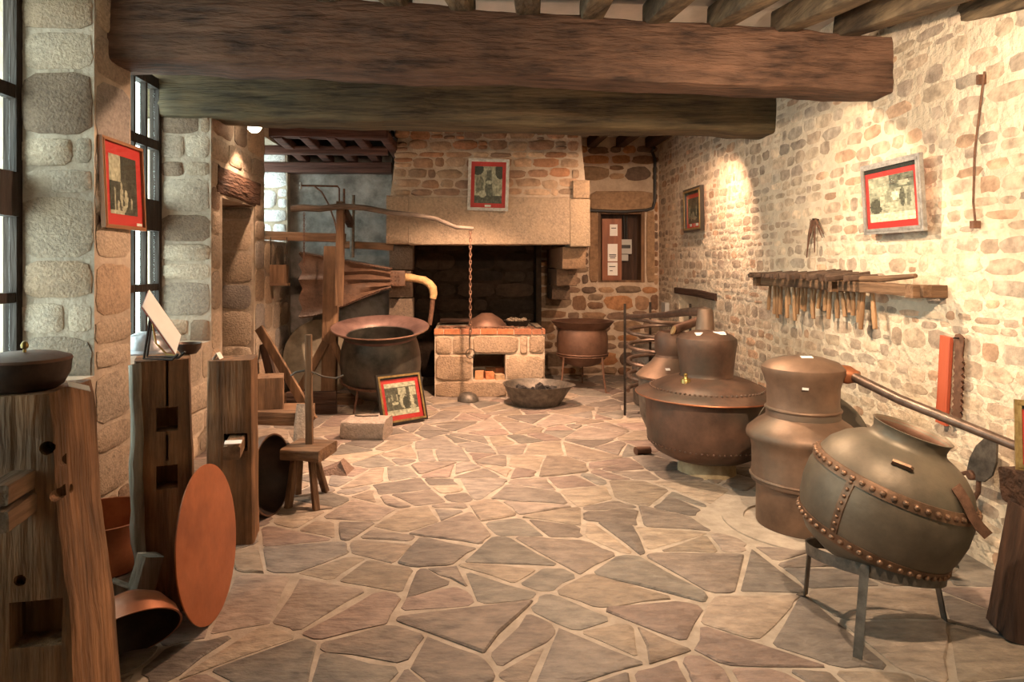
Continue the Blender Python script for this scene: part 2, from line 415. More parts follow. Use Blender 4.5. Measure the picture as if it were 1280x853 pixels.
# ---- floor with crazy paving
mb = MB(); mb.box(-3.2, XR+.35, -1.2, YB+.4, -.2, 0)
floor = struct(mb.build('floor', M_['floor_mortar'], smooth=False))
def clip(poly, nx, ny, k):
    out = []
    for a in range(len(poly)):
        A, B = poly[a], poly[(a+1) % len(poly)]; da, db = A[0]*nx+A[1]*ny-k, B[0]*nx+B[1]*ny-k
        if da <= 0: out.append(A)
        if (da < 0) != (db < 0) and da != db:
            t = da/(da-db); out.append((A[0]+(B[0]-A[0])*t, A[1]+(B[1]-A[1])*t))
    return out
def parea(p): return abs(sum(p[a][0]*p[(a+1) % len(p)][1]-p[(a+1) % len(p)][0]*p[a][1] for a in range(len(p))))/2
def paving(seed):
    """crazy paving: coarse cells split again and again along skewed lines"""
    rnd = random.Random(seed); pts = []
    x0, x1, y0, y1 = XL-.1, XR+.05, .9, YB
    for _ in range(4000):
        p = (rnd.uniform(x0-.5, x1+.5), rnd.uniform(y0-.5, y1+.5))
        if all((p[0]-q[0])**2 + (p[1]-q[1])**2 > .52**2 for q in pts): pts.append(p)
    todo = []
    for p in pts:
        poly = [(x0, y0), (x1, y0), (x1, y1), (x0, y1)]
        for q in sorted(pts, key=lambda q: (q[0]-p[0])**2+(q[1]-p[1])**2)[1:20]:
            dx, dy = q[0]-p[0], q[1]-p[1]; w_ = .5
            poly = clip(poly, dx, dy, (p[0]+dx*w_)*dx + (p[1]+dy*w_)*dy)
            if len(poly) < 3: break
        if len(poly) >= 3: todo.append(poly)
    done = []
    while todo:
        p = todo.pop(); ar = parea(p)
        if ar < rnd.uniform(.05, .24): done.append(p); continue
        cx = sum(v[0] for v in p)/len(p); cy = sum(v[1] for v in p)/len(p)
        sxx = sum((v[0]-cx)**2 for v in p); syy = sum((v[1]-cy)**2 for v in p); sxy = sum((v[0]-cx)*(v[1]-cy) for v in p)
        an = .5*math.atan2(2*sxy, sxx-syy) + rnd.gauss(0, .42)
        nx, ny = cos(an), sin(an); r = .16*math.sqrt(ar)
        k = (cx+rnd.uniform(-r, r))*nx + (cy+rnd.uniform(-r, r))*ny
        A, B = clip(p, nx, ny, k), clip(p, -nx, -ny, -k)
        if len(A) < 3 or len(B) < 3: done.append(p); continue
        todo += [A, B]
    cells = []
    for poly in done:
        if sum(poly[a][0]*poly[(a+1) % len(poly)][1]-poly[(a+1) % len(poly)][0]*poly[a][1] for a in range(len(poly))) < 0: poly = poly[::-1]
        src = poly; g0 = rnd.uniform(.006, .016)
        for a in range(len(src)):      # joint: pull every edge in by its own amount
            A, B = src[a], src[(a+1) % len(src)]; L = math.dist(A, B)
            if L < 1e-4: continue
            nx, ny = (B[1]-A[1])/L, -(B[0]-A[0])/L; jn = rnd.gauss(0, .05); c, s = cos(jn), sin(jn); nx, ny = nx*c-ny*s, nx*s+ny*c
            mx, my = (A[0]+B[0])/2, (A[1]+B[1])/2
            poly = clip(poly, nx, ny, mx*nx+my*ny-g0*rnd.uniform(.6, 1.5))
            if len(poly) < 3: break
        if len(poly) < 3: continue
        pp = []
        for a in range(len(poly)):
            P0, A, B = poly[a-1], poly[a], poly[(a+1) % len(poly)]
            la, lb = math.dist(A, P0), math.dist(A, B)
            if la < .012 or lb < .012: pp.append(A); continue
            ch = rnd.uniform(.008, .035); ca, cb = min(ch/la, .3), min(ch/lb, .3)
            pp.append((A[0]+(P0[0]-A[0])*ca, A[1]+(P0[1]-A[1])*ca)); pp.append((A[0]+(B[0]-A[0])*cb, A[1]+(B[1]-A[1])*cb))
            if lb > .11:
                t = rnd.uniform(.3, .7); nx, ny = (B[1]-A[1])/lb, -(B[0]-A[0])/lb; j = rnd.uniform(-.014, .006)
                pp.append((A[0]+(B[0]-A[0])*t+nx*j, A[1]+(B[1]-A[1])*t+ny*j))
        if parea(pp) < .006: continue
        mx, my = sum(v[0] for v in pp)/len(pp), sum(v[1] for v in pp)/len(pp)
        if math.hypot(mx-2.06, my-4.2) < .50: continue
        c = rnd.choice([(.235,.195,.165), (.285,.235,.20), (.20,.172,.15), (.31,.25,.20), (.25,.22,.195), (.225,.205,.178), (.34,.28,.22), (.27,.205,.175)])
        k = rnd.uniform(.68, 1.06); cells.append((pp, tuple(x*k for x in c)))
    return cells
lay(floor, MX.Identity(4), paving(11), M_['flag'], 'flagstone', .007, .010, .5, 300, 'small_flagstones', 3, 30)
mb = MB(); mb.lathe([(.47, -.02), (.47, .008), (.34, .012), (.33, -.02)], 40, T(2.06, 4.2, 0))
struct(mb.build('trim_1', M_['floor_mortar']))

# ---- right wall
holeR = [(7.62, 8.86, .45, 1.20)]
mb = MB(); wall_boxes(mb, 'x', XR, XR+.3, -1.2, YB+.4, 0, ZT+.2, holeR)
mb.box(XR+.24, XR+.3, 7.5, 9.0, .4, 1.25)
wall_right = struct(mb.build('wall_right', M_['mortar_pale'], smooth=False))
palR = [(.47,.375,.28), (.42,.335,.255), (.50,.40,.295), (.37,.295,.23), (.49,.39,.285), (.44,.34,.25), (.54,.435,.32), (.40,.335,.265), (.46,.31,.21)]
MR = frame_of((XR, YB, 0), (0,-1,0), (0,0,1))
lay(wall_right, MR, courses(YB-2.9, 3.35, (.06,.135), (.07,.25), palR, 5, [(YB-8.9, YB-7.58, .45, 1.30)], .024, 4.2, .15, 11, skip=.06, wob=.014, var=.22),
    M_['rubble'], 'stone', .003, .03, .7, 300, 'small_stones', 8)
mb = MB(); timber(mb, (XR-.02+.14, 7.5, 1.235), (XR-.02+.14, 8.98, 1.255), .30, .085, 8, .01, .015)
mb.build('lintel', M_['dark_y'], wall_right)

# ---- back wall, right of and inside the fireplace
cup = (1.87, 2.53, 1.335, 2.345)
mb = MB(); wall_boxes(mb, 'y', YB, YB+.3, .95, XR+.3, 0, ZT+.2, [cup]); mb.box(cup[0]-.1, cup[1]+.1, YB+.24, YB+.3, cup[2]-.1, cup[3]+.1)
wall_back = struct(mb.build('wall_back', M_['mortar_warm'], smooth=False))
palB = [(.27,.165,.10), (.24,.14,.085), (.20,.13,.09), (.32,.21,.13), (.17,.12,.09), (.34,.175,.085), (.25,.18,.125)]
lay(wall_back, frame_of((.98, YB, 0), (1,0,0), (0,0,1)),
    courses(XR-.98, 3.3, (.10,.24), (.14,.42), palB, 21, [(cup[0]-.98-.13, cup[1]-.98+.13, cup[2]-.02, cup[3]+.32)], .026, 3.5, .11, 13, wob=.014, var=.28),
    M_['stone'], 'stone', .015, .022, .5, 200, 'small_stones', 9)
# dressed stones round the cupboard
for (x0, x1, z0, z1, c) in [(cup[0]-.12, cup[1]+.12, cup[3]+.02, cup[3]+.30, (.33,.22,.135)), (cup[0]-.13, cup[0]-.0, cup[2], cup[3]+.01, (.27,.17,.10)),
                            (cup[1]+.03, cup[1]+.15, cup[2], cup[3]+.01, (.30,.20,.12))]:
    rnd = random.Random(int(x0*100)); p = outline(x0, x1, z0, z1, rnd, 9, 20, .01)
    vs, fs, ctr = stone_geo(p, .022, .012, rnd); q = MB(); q.add(vs, fs)
    q.build('stone', M_['stone'], wall_back, M=frame_of((0, YB, 0), (1,0,0), (0,0,1)), tint=c)
mb = MB(); mb.box(-1.05, .95, 9.62, 9.9, 0, ZT); 
fire_back = struct(mb.build('wall_back_fireplace', M_['soot'], smooth=False))
lay(fire_back, frame_of((-.75, 9.62, .6), (1,0,0), (0,0,1)), courses(1.7, 1.5, (.14,.26), (.2,.5), [(.045,.032,.022), (.06,.04,.027), (.035,.026,.02)], 4, (), .03, 4, .06),
    M_['stone'], 'stone', .012, .02, .5, 100, 'small_stones', 2)

# ---- left-hand back wall (grey plaster)
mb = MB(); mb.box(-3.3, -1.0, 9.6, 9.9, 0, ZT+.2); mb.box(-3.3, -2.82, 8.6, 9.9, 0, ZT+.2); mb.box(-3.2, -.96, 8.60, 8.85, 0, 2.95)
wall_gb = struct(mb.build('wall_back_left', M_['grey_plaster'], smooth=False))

# ---- left wall: piers, window embrasures, blind niche
XO, XW = -2.82, -2.70
holesL = [(.4, 2.0, .93, 3.3), (2.55, 4.09, .93, 3.32), (4.53, 5.95, .93, 3.32), (6.22, 7.13, .0, 2.20), (7.50, 8.46, 1.86, 3.0)]
mb = MB(); wall_boxes(mb, 'x', XO, XL, -1.2, 8.60, 0, ZT+.2, holesL); mb.box(XO, -2.60, 6.1, 7.2, 0, 2.3)
wall_left = struct(mb.build('wall_left', M_['mortar_pier'], smooth=False))
palP = [(.35,.275,.205), (.31,.25,.195), (.38,.305,.23), (.28,.25,.225), (.22,.155,.11), (.34,.245,.17), (.39,.32,.25)]
kw = dict(gap=.026, sq=6, jit=.035, n=18, wob=.008)
lay(wall_left, frame_of((XW+.02, 4.09, 0), (1,0,0), (0,0,1)), courses(XL-XW-.02, 3.3, (.12,.40), (.20,.44), palP, 31, (), **kw), M_['granite'], 'stone', .013, .02, .5, 100, seed=1)
lay(wall_left, frame_of((XL, 4.09, 0), (0,1,0), (0,0,1)), courses(.44, 3.3, (.14,.42), (.24,.44), palP, 32, (), **kw), M_['granite'], 'stone', .013, .02, .5, 100, seed=2)
lay(wall_left, frame_of((XW+.02, 5.95, 0), (1,0,0), (0,0,1)), courses(XL-XW-.02, 3.3, (.13,.34), (.16,.40), palP, 33, (), **kw), M_['granite'], 'stone', .013, .02, .5, 100, seed=3)
lay(wall_left, frame_of((XL, 5.95, 0), (0,1,0), (0,0,1)), courses(1.55, 3.3, (.16,.42), (.24,.5), palP, 34, [(.22, 1.22, 0, 2.48)], **kw), M_['granite'], 'stone', .013, .02, .5, 100, seed=4)
lay(wall_left, frame_of((-2.60, 7.13, 0), (1,0,0), (0,0,1)), courses(.35, 2.2, (.14,.4), (.2,.36), palP, 35, (), **kw), M_['granite'], 'stone', .013, .02, .5, 60, seed=5)
lay(wall_left, frame_of((-2.60, 6.22, 0), (0,1,0), (0,0,1)), courses(.9, 2.2, (.14,.34), (.2,.5), palP, 36, (), **kw), M_['granite'], 'stone', .013, .02, .5, 60, seed=6)
lay(wall_left, frame_of((XW+.02, 8.46, 1.86), (1,0,0), (0,0,1)), courses(XL-XW-.02, 1.14, (.14,.3), (.2,.4), [(.72,.71,.73), (.76,.75,.76), (.66,.65,.67)], 37, (), **kw), M_['granite'], 'stone', .013, .02, .5, 60, seed=7)
lay(wall_left, frame_of((XL, 2.55, 0), (0,1,0), (0,0,1)), courses(1.5, .92, (.16,.3), (.24,.5), palP, 38, (), **kw), M_['granite'], 'stone', .013, .02, .5, 60, seed=8)
lay(wall_left, frame_of((XL, 4.55, 0), (0,1,0), (0,0,1)), courses(1.4, .92, (.16,.3), (.24,.5), palP, 39, (), **kw), M_['granite'], 'stone', .013, .02, .5, 60, seed=9)
lay(wall_left, frame_of((XL, 7.50, 0), (0,1,0), (0,0,1)), courses(1.0, 1.84, (.16,.36), (.24,.5), palP, 40, (), **kw), M_['granite'], 'stone', .013, .02, .5, 60, seed=10)
mb = MB(); timber(mb, (XL-.17, 6.08, 2.36), (XL-.17, 7.30, 2.33), .37, .27, 12, .022, .03)
mb.build('lintel', M_['beam_y'], wall_left, label='rough wooden lintel')

# ---- windows
def window(n, y0, y1, z0, z1, cols, rows, rail=True):
    e = bpy.data.objects.new('window_%d' % n, None); COL.objects.link(e); struct(e); x = XW
    e.location = (x, (y0+y1)/2, z0)
    P = MX.Translation((-x, -(y0+y1)/2, -z0))
    fw = .055; m = MB()
    m.box(x-.05, x+.03, y0, y0+fw, z0, z1, P); m.box(x-.05, x+.03, y1-fw, y1, z0, z1, P)
    m.box(x-.05, x+.03, y0+fw, y1-fw, z0, z0+.07, P); m.box(x-.05, x+.03, y0+fw, y1-fw, z1-.09, z1, P)
    m.build('window_frame', M_['window_wood'], e, smooth=False)
    if len(rows) > 2:
        m = MB(); m.box(x-.045, x+.05, y0+fw, y1-fw, rows[2], rows[3], P); m.build('transom', M_['window_wood'], e, smooth=False)
    ym = (y0+y1)/2
    if cols > 2:
        m = MB(); m.box(x-.04, x+.035, ym-.045, ym+.045, z0+.07, z1-.09, P); m.build('mullion', M_['window_wood'], e, smooth=False)
    spans = [(y0+fw, ym-.045), (ym+.045, y1-fw)] if cols > 2 else [(y0+fw, y1-fw)]
    zs = [(z0+.07, rows[0]), (rows[1], rows[2]), (rows[3], rows[4]), (rows[5], z1-.09)] if len(rows) > 2 else [(z0+.07, z1-.09)]
    for a, b in spans:
        cc = max(1, cols//2); g = .032
        for k in range(1, cc):
            y = a + (b-a)*k/cc
            for (p, q) in ((zs[0][0], zs[1][1] if len(zs) > 1 else zs[0][1]),) + (((zs[2][0], zs[3][1]),) if len(zs) > 2 else ()):
                m = MB(); m.box(x-.03, x+.02, y-g/2, y+g/2, p, q, P); m.build('muntin', M_['window_wood'], e, smooth=False)
        if len(zs) > 2:
            for (p, q) in ((rows[0], rows[1]), (rows[4], rows[5])):
                m = MB(); m.box(x-.034, x+.024, a, b, p, q, P); m.build('muntin', M_['window_wood'], e, smooth=False)
        for k in range(cc):
            ya, yb = a + (b-a)*k/cc, a + (b-a)*(k+1)/cc
            for (p, q) in zs:
                m = MB(); m.box(x-.012, x-.008, ya+.004, yb-.004, p, q, P); m.build('pane', M_['glass'], e, smooth=False)
    return e
rws = [1.37, 1.43, 1.88, 2.14, 2.58, 2.66]
window(1, 2.55, 4.09, .93, 3.32, 6, rws); window(2, 4.53, 5.95, .93, 3.20, 6, rws); window(3, 7.50, 8.46, 1.86, 3.0, 2, [])
window(4, .4, 2.0, .93, 3.3, 6, rws)  # unseen window, added for cool daylight fill near the camera
for (y0, y1, z0, z1) in [(.4,2.0,.93,3.3), (2.55,4.09,.93,3.32), (4.53,5.95,.93,3.32), (7.5,8.46,1.86,3.0)]:
    ld = bpy.data.lights.new('window_portal', 'AREA'); ld.shape = 'RECTANGLE'; ld.size = z1-z0; ld.size_y = y1-y0
    ld.cycles.is_portal = True
    o = bpy.data.objects.new('window_portal', ld); COL.objects.link(o); o.location = (XW-.1, (y0+y1)/2, (z0+z1)/2); o.rotation_euler = (0, R(-90), 0)

# ---- wall behind the camera
mb = MB(); mb.box(-3.2, XR+.3, -1.45, -1.2, 0, ZT+.2)
struct(mb.build('wall_front', M_['mortar_pale'], smooth=False))

# ---- beams
b = thing('ceiling_beam', 'huge dark brown ceiling beam nearest the camera, spanning pier and right wall', 'beam', (0, 4.45, 2.8), group=None)
mb = MB(); timber(mb, (XL-.02, 4.42, 3.115-2.8), (XR+.12, 4.53, 2.885-2.8), .32, .42, 60, .024, .03, freq=1.9, t0=1.16, t1=.86)
for i, p in enumerate(mb.v): mb.v[i] = V((p.x, p.y-4.45, p.z))
mb.build('beam', M_['beam_x'], b)
b = thing('ceiling_beam', 'darker greenish ceiling beam behind the nearest one, in front of the fireplace', 'beam', (0, 6.2, 2.9))
mb = MB(); timber(mb, (-2.80, 6.09, 3.07-2.9), (XR+.12, 6.27, 2.965-2.9), .40, .38, 40, .03, .04, freq=1.5, seed=3)
for i, p in enumerate(mb.v): mb.v[i] = V((p.x, p.y-6.2, p.z))
mb.build('beam', M_['beam_green'], b)

# ---- ceiling: sloping joists over the near bay, level joists over the far bay
mb = MB()
mb.hexa([(-3.2,-1.4,2.32),(XR+.3,-1.4,2.22),(XR+.3,4.6,3.30),(-3.2,4.6,3.46), (-3.2,-1.4,2.52),(XR+.3,-1.4,2.42),(XR+.3,4.6,3.55),(-3.2,4.6,3.75)])
mb.box(-3.2, XR+.3, 4.6, YB+.4, ZT, ZT+.2)
ceiling = struct(mb.build('ceiling', M_['plaster'], smooth=False))
for k in range(13):
    x1 = -2.1 + k*.415; zt = 3.30 - .059*x1
    if x1 > 2.9: break
    mb = MB(); timber(mb, (x1-.55, -1.1, zt-1.02), (x1, 4.45, zt), .15, .15, 14, .008, .02, seed=k)
    mb.build('joist', M_['joist'], ceiling)
for k in range(9):
    x = -.75 + k*.42
    mb = MB(); timber(mb, (x, 6.0, 3.34), (x, YB+.02, 3.34), .13, .15, 10, .008, .02, seed=k+30)
    mb.build('joist', M_['dark_y'], ceiling)
# ---- timber trimmers of the loft over the bellows
mb = MB(); timber(mb, (-3.0, 7.75, 3.16), (-.92, 7.75, 3.12), .16, .22, 14, .008, .02); mb.build('trimmer', M_['purple_beam'], ceiling)
mb = MB(); timber(mb, (-3.0, 8.50, 2.80), (-.95, 8.50, 2.79), .18, .13, 14, .006, .015); mb.build('trimmer', M_['purple_beam'], ceiling)
mb = MB(); timber(mb, (-3.0, 8.10, 2.955), (-.95, 8.10, 2.94), .12, .10, 14, .006, .015); mb.build('trimmer', M_['purple_beam'], ceiling)
for k in range(5):
    x = -2.15 + k*.30
    mb = MB(); timber(mb, (x, 7.7, 3.06), (x+.12, 8.55, 2.90), .11, .09, 6, .004, .012); mb.build('joist', M_['purple_beam'], ceiling)
mb = MB(); mb.box(-3.1, -.94, 7.7, 8.7, 3.22, 3.28); mb.build('loft_boarding', M_['dark_x'], ceiling, smooth=False)

# ================================================================== FIREPLACE
fp = thing('fireplace', 'monumental granite fireplace with stone hood, lintel and dark hearth recess', 'fireplace', (.25, 8.0, 0))
PF = T(-.25, -8.0, 0); YH = 8.0
mb = MB()   # hood body (mortar), slightly tapering
mb.hexa([tuple(V((-.92,YH+.02,2.33))), (1.40,YH+.02,2.33), (1.40,9.75,2.33), (-.92,9.75,2.33), (-.80,YH+.14,3.40), (1.32,YH+.14,3.40), (1.32,9.75,3.40), (-.80,9.75,3.40)], PF)
mb.build('hood_body', M_['mortar_warm'], fp, smooth=False)
palH = [(.38,.235,.15), (.33,.20,.13), (.42,.285,.19), (.28,.185,.13), (.46,.33,.225), (.38,.195,.11), (.35,.25,.175)]
th = math.atan2(.12, 1.07)
MH = PF @ frame_of((-.88, YH+.028, 2.40), (1,0,0), (0,sin(th),cos(th)))
lay(fp, MH, courses(2.20, 1.0, (.07,.16), (.09,.32), palH, 51, (), .019, 4.0, .10, 13, wob=.014, var=.28), M_['stone'], 'stone', .014, .018, .5, 200, seed=6)
# lintel stones
def slab(name, x0, x1, y0, y1, z0, z1, mat, par, P, c, seed=0, jit=.006, lab=None):
    m = MB(); timber(m, (x0, (y0+y1)/2, (z0+z1)/2), (x1, (y0+y1)/2, (z0+z1)/2), y1-y0, z1-z0, max(4, int((x1-x0)*10)), jit, .018, freq=4, seed=seed)
    m.v = [P @ p for p in m.v]
    return m.build(name, mat, par, tint=c, label=lab)
slab('lintel_stone', -.955, -.70, YH-.03, YH+.4, 1.835, 2.40, M_['granite'], fp, PF, (.38,.285,.20), 1)
slab('lintel_stone', -.695, 1.19, YH-.03, YH+.4, 1.825, 2.38, M_['granite'], fp, PF, (.385,.29,.205), 2)
slab('lintel_stone', 1.195, 1.425, YH-.03, YH+.4, 1.80, 2.36, M_['granite'], fp, PF, (.40,.30,.205), 3)
slab('lintel_stone', 1.235, 1.425, YH-.02, YH+.35, 2.365, 2.58, M_['granite'], fp, PF, (.39,.275,.18), 4)
# side cheeks of the hood down to the back wall
mb = MB(); mb.box(-.94, -.74, YH+.4, 9.7, 1.85, 2.4, PF); mb.box(1.2, 1.4, YH+.4, 9.8, 1.85, 2.4, PF); mb.build('hood_side', M_['soot'], fp, smooth=False)
# left jamb
zz = 0.0
for i, h in enumerate((.42,.36,.40,.34,.315)):
    slab('jamb_stone', -.965, -.68-.02*(i%2), YH+.36, 8.64, zz+.006, zz+h-.006, M_['granite'], fp, PF, [(.20,.14,.10),(.17,.12,.085),(.15,.11,.08)][i%3], 20+i); zz += h
mb = MB(); mb.box(-.96, -.74, 8.55, 9.65, 0, 1.85, PF); mb.build('left_cheek', M_['soot'], fp, smooth=False)
# right corbels stepping out of the wall
for i, (z0, z1, y0) in enumerate(((1.54,1.80,8.15), (1.32,1.535,8.70), (1.12,1.315,9.15))):
    slab('corbel_stone', 1.13, 1.41-.02*i, y0, 9.82, z0, z1, M_['granite'], fp, PF, [(.26,.165,.10),(.22,.14,.09),(.19,.125,.085)][i], 30+i, .012)
mb = MB(); mb.box(.93, 1.0, 9.3, 9.82, 0, 1.9, PF); mb.build('right_cheek', M_['soot'], fp, smooth=False)

# ---- raised hearth: masonry block with brick edge and ash opening
h = thing('hearth', 'low stone hearth block edged with orange brick, square ash opening in front', 'hearth', (.26, 8.17, 0))
PH = T(-.26, -8.17, 0); YF = 8.17
mb = MB(); wall_boxes(mb, 'y', YF+.02, YF+.95, -.40, .92, 0, .80, [(.06,.45,.20,.515)]); mb.box(.0, .5, YF+.90, YF+.95, .15, .55)
mb.v = [PH @ p for p in mb.v]; mb.build('core', M_['mortar_warm'], h, smooth=False)
palS = [(.38,.275,.19), (.33,.235,.16), (.35,.25,.17)]
hs = [(-.385,-.195,.52,.735),(-.18,.045,.52,.735),(.06,.60,.53,.74),(.625,.71,.52,.74),(.735,.915,.53,.74),(-.385,.045,.20,.505),(.465,.915,.20,.50),(-.385,.455,0.005,.185),(.47,.915,.005,.185)]
for i, (x0,x1,z0,z1) in enumerate(hs):
    rnd = random.Random(60+i); p = outline(x0, x1, z0, z1, rnd, 9, 20, .012)
    vs, fs, ctr = stone_geo(p, .022, .016, rnd); q = MB(); q.add(vs, fs)
    q.build('stone', M_['granite'], h, M=PH @ frame_of((0, YF+.02, 0), (1,0,0), (0,0,1)), tint=palS[i % 3])
mb = MB(); x = -.41; rnd = random.Random(4); i = 0
while x < .90:
    wd = rnd.choice((.12, .2, .215)); wd = min(wd, .93-x)
    m = MB(); m.box(x+.005, x+wd-.005, YF, YF+.11, .755, .815+rnd.uniform(-.004,.004), PH)
    m.build('brick', M_['brick'], h, smooth=False, tint=rnd.choice([(.40,.15,.07), (.50,.19,.08), (.33,.14,.08), (.44,.18,.09)])); x += wd
mb = MB(); mb.box(-.40, .92, YF+.11, YF+.95, .79, .812, PH); mb.build('hearth_top', M_['ash'], h, smooth=False)
for i, (x, y, z, sx, dz, c) in enumerate([(.14,YF+.12,.20,.10,.10,(.5,.27,.14)), (.26,YF+.13,.20,.10,.085,(.52,.2,.09)), (.38,YF+.10,.20,.11,.06,(.5,.34,.2)), (.40,YF+.3,.20,.12,.11,(.4,.16,.08)), (.28,YF+.32,.20,.11,.10,(.42,.2,.1))]):
    o = MB().box(-sx/2, sx/2, -.05, .09, 0, dz).build('firebrick', M_['brick'], smooth=False, tint=c); o.location = (x, y, z+.002)
    if i in (0,1,2): o.rotation_euler = (0, 0, R((-6, 8, 14)[i]))
    tag(o, ['yellowish firebrick at the left of the ash opening under the hearth', 'orange firebrick in the middle of the ash opening',
            'low pale firebrick at the right of the ash opening', 'firebrick deep in the ash opening at the right', 'firebrick deep in the ash opening, behind the orange one'][i], 'brick', 'firebricks in the ash opening')
# ================================================================== LAMP FIXTURES
def lamp(i, lab, loc, tgt, watts, cone, col, blend):
    t = thing('spot_lamp', 'black spot lamp ' + lab, 'lamp', loc, group='spot lamps on the beams')
    d = (V(tgt)-V(loc)).normalized(); q = d.to_track_quat('-Z', 'Y').to_matrix().to_4x4()
    MB().lathe([(.026, .10), (.034, .085), (.036, .02), (.045, -.01), (.045, -.014), (.032, .02), (.026, .08)], 20, q @ T(0,0,.0)).build('housing', M_['iron'], t)
    MB().lathe([(.001, -.012), (.020, -.008), (.034, .01), (.031, .03), (.001, .04)], 16, q @ MX.Scale(1.9 if i == 4 else 1, 4)).build('bulb', M_['bulb'], t)
    MB().tube([q @ V((0,0,.09)), q @ V((0,0,.12)) + V((0,0,.02)), V((0, -.12 if i < 5 else .03, .20))], .008, 6).build('arm', M_['iron'], t)
    ld = bpy.data.lights.new('spot_lamp_light', 'SPOT'); ld.energy = watts; ld.color = col; ld.spot_size = R(cone); ld.spot_blend = blend; ld.shadow_soft_size = .035
    o = bpy.data.objects.new('spot_lamp_light', ld); COL.objects.link(o); o.parent = t; o.matrix_basis = q @ T(0,0,-.02)
for i, a in enumerate(LAMPS): lamp(i, *a)

# ================================================================== FRAMED PICTURES
def blob(u, v, cx, cy, rx, ry): return ((u-cx)/rx)**2 + ((v-cy)/ry)**2 < 1
def smooth_n(u, v, f, s): return noise.noise(V((u*f, v*f, s)))
def pic_pier(u, v):      # dim workshop, lit figures low in the middle
    g = .55 if u < .38 and v > .45 else .05
    if u < .42 and v > .40: g = .50 - .25*abs(u-.2) + .1*smooth_n(u, v, 9, 1)
    if v < .55: g = .05 + .10*max(0, smooth_n(u, v, 6, 2))
    for (a, b_, r, s) in ((.18,.25,.03,.2), (.42,.34,.05,.22), (.58,.27,.07,.16), (.30,.13,.05,.10), (.78,.20,.04,.1), (.5,.1,.08,.06)):
        if blob(u, v, a, b_, r, s): g = .42 + .2*smooth_n(u, v, 18, 4)
    if v < .06 and u < .5: g = .5
    return g
def pic_hood(u, v):      # dark standing shape with a light sky and foliage
    g = .42 + .25*smooth_n(u, v, 5, 3)
    if blob(u, v, .10, .92, .22, .16) or blob(u, v, .92, .88, .18, .22): g = .05
    if abs(u-.52) < .09 + .12*max(0, .75-v) and v < .9: g = .12 + .2*max(0, smooth_n(u, v, 14, 2))
    if blob(u, v, .53, .57, .12, .05): g = .5
    if blob(u, v, .2, .45, .16, .28): g = .18 + .4*max(0, smooth_n(u, v, 10, 7))
    if v < .2: g = .07 + .12*max(0, smooth_n(u, v, 12, 9))
    if blob(u, v, .3, .25, .13, .10): g = .45
    return max(.03, g)
def pic_floor(u, v):     # yard with large round vessels and sheds
    g = .55 if v > .86 else .10 + .12*max(0, smooth_n(u, v, 12, 5))
    if .40 < u < .66 and .62 < v < .84: g = .5
    if .78 < u < .97 and .58 < v < .84: g = .55
    for (a, b_, r, s, k) in ((.55,.42,.13,.22,.5), (.62,.36,.10,.20,.06), (.28,.37,.11,.05,.6), (.82,.40,.06,.16,.6), (.83,.22,.10,.08,.45), (.2,.55,.03,.10,.4), (.1,.5,.03,.08,.35), (.36,.55,.03,.1,.4)):
        if blob(u, v, a, b_, r, s): g = k
    if v < .16: g = .62 - .5*v
    return g
def pic_wall(u, v):      # pale group scene
    g = .40 + .22*smooth_n(u, v, 5, 8)
    if u > .48 and v > .70: g = .16 + .15*smooth_n(u, v, 12, 3)
    if blob(u, v, .16, .35, .15, .16): g = .09
    for (a, b_, r, s, k) in ((.30,.5,.06,.22,.5), (.45,.5,.05,.2,.3), (.60,.55,.09,.10,.75), (.53,.36,.18,.05,.5), (.75,.5,.06,.22,.12), (.88,.48,.05,.2,.2), (.78,.80,.12,.06,.45)):
        if blob(u, v, a, b_, r, s): g = k + .1*smooth_n(u, v, 20, 2)
    if v < .2: g = .72
    return max(.05, g)
def pic_small(u, v):
    g = .06 + .06*smooth_n(u, v, 6, 1)
    for (a, b_, r, s) in ((.15,.45,.06,.25), (.45,.35,.10,.12), (.7,.5,.05,.22), (.55,.2,.2,.06), (.3,.25,.05,.15)):
        if blob(u, v, a, b_, r, s): g = .32 + .15*smooth_n(u, v, 15, 3)
    return g
def pic_right(u, v): return .25 + .3*smooth_n(u, v, 5, 6)
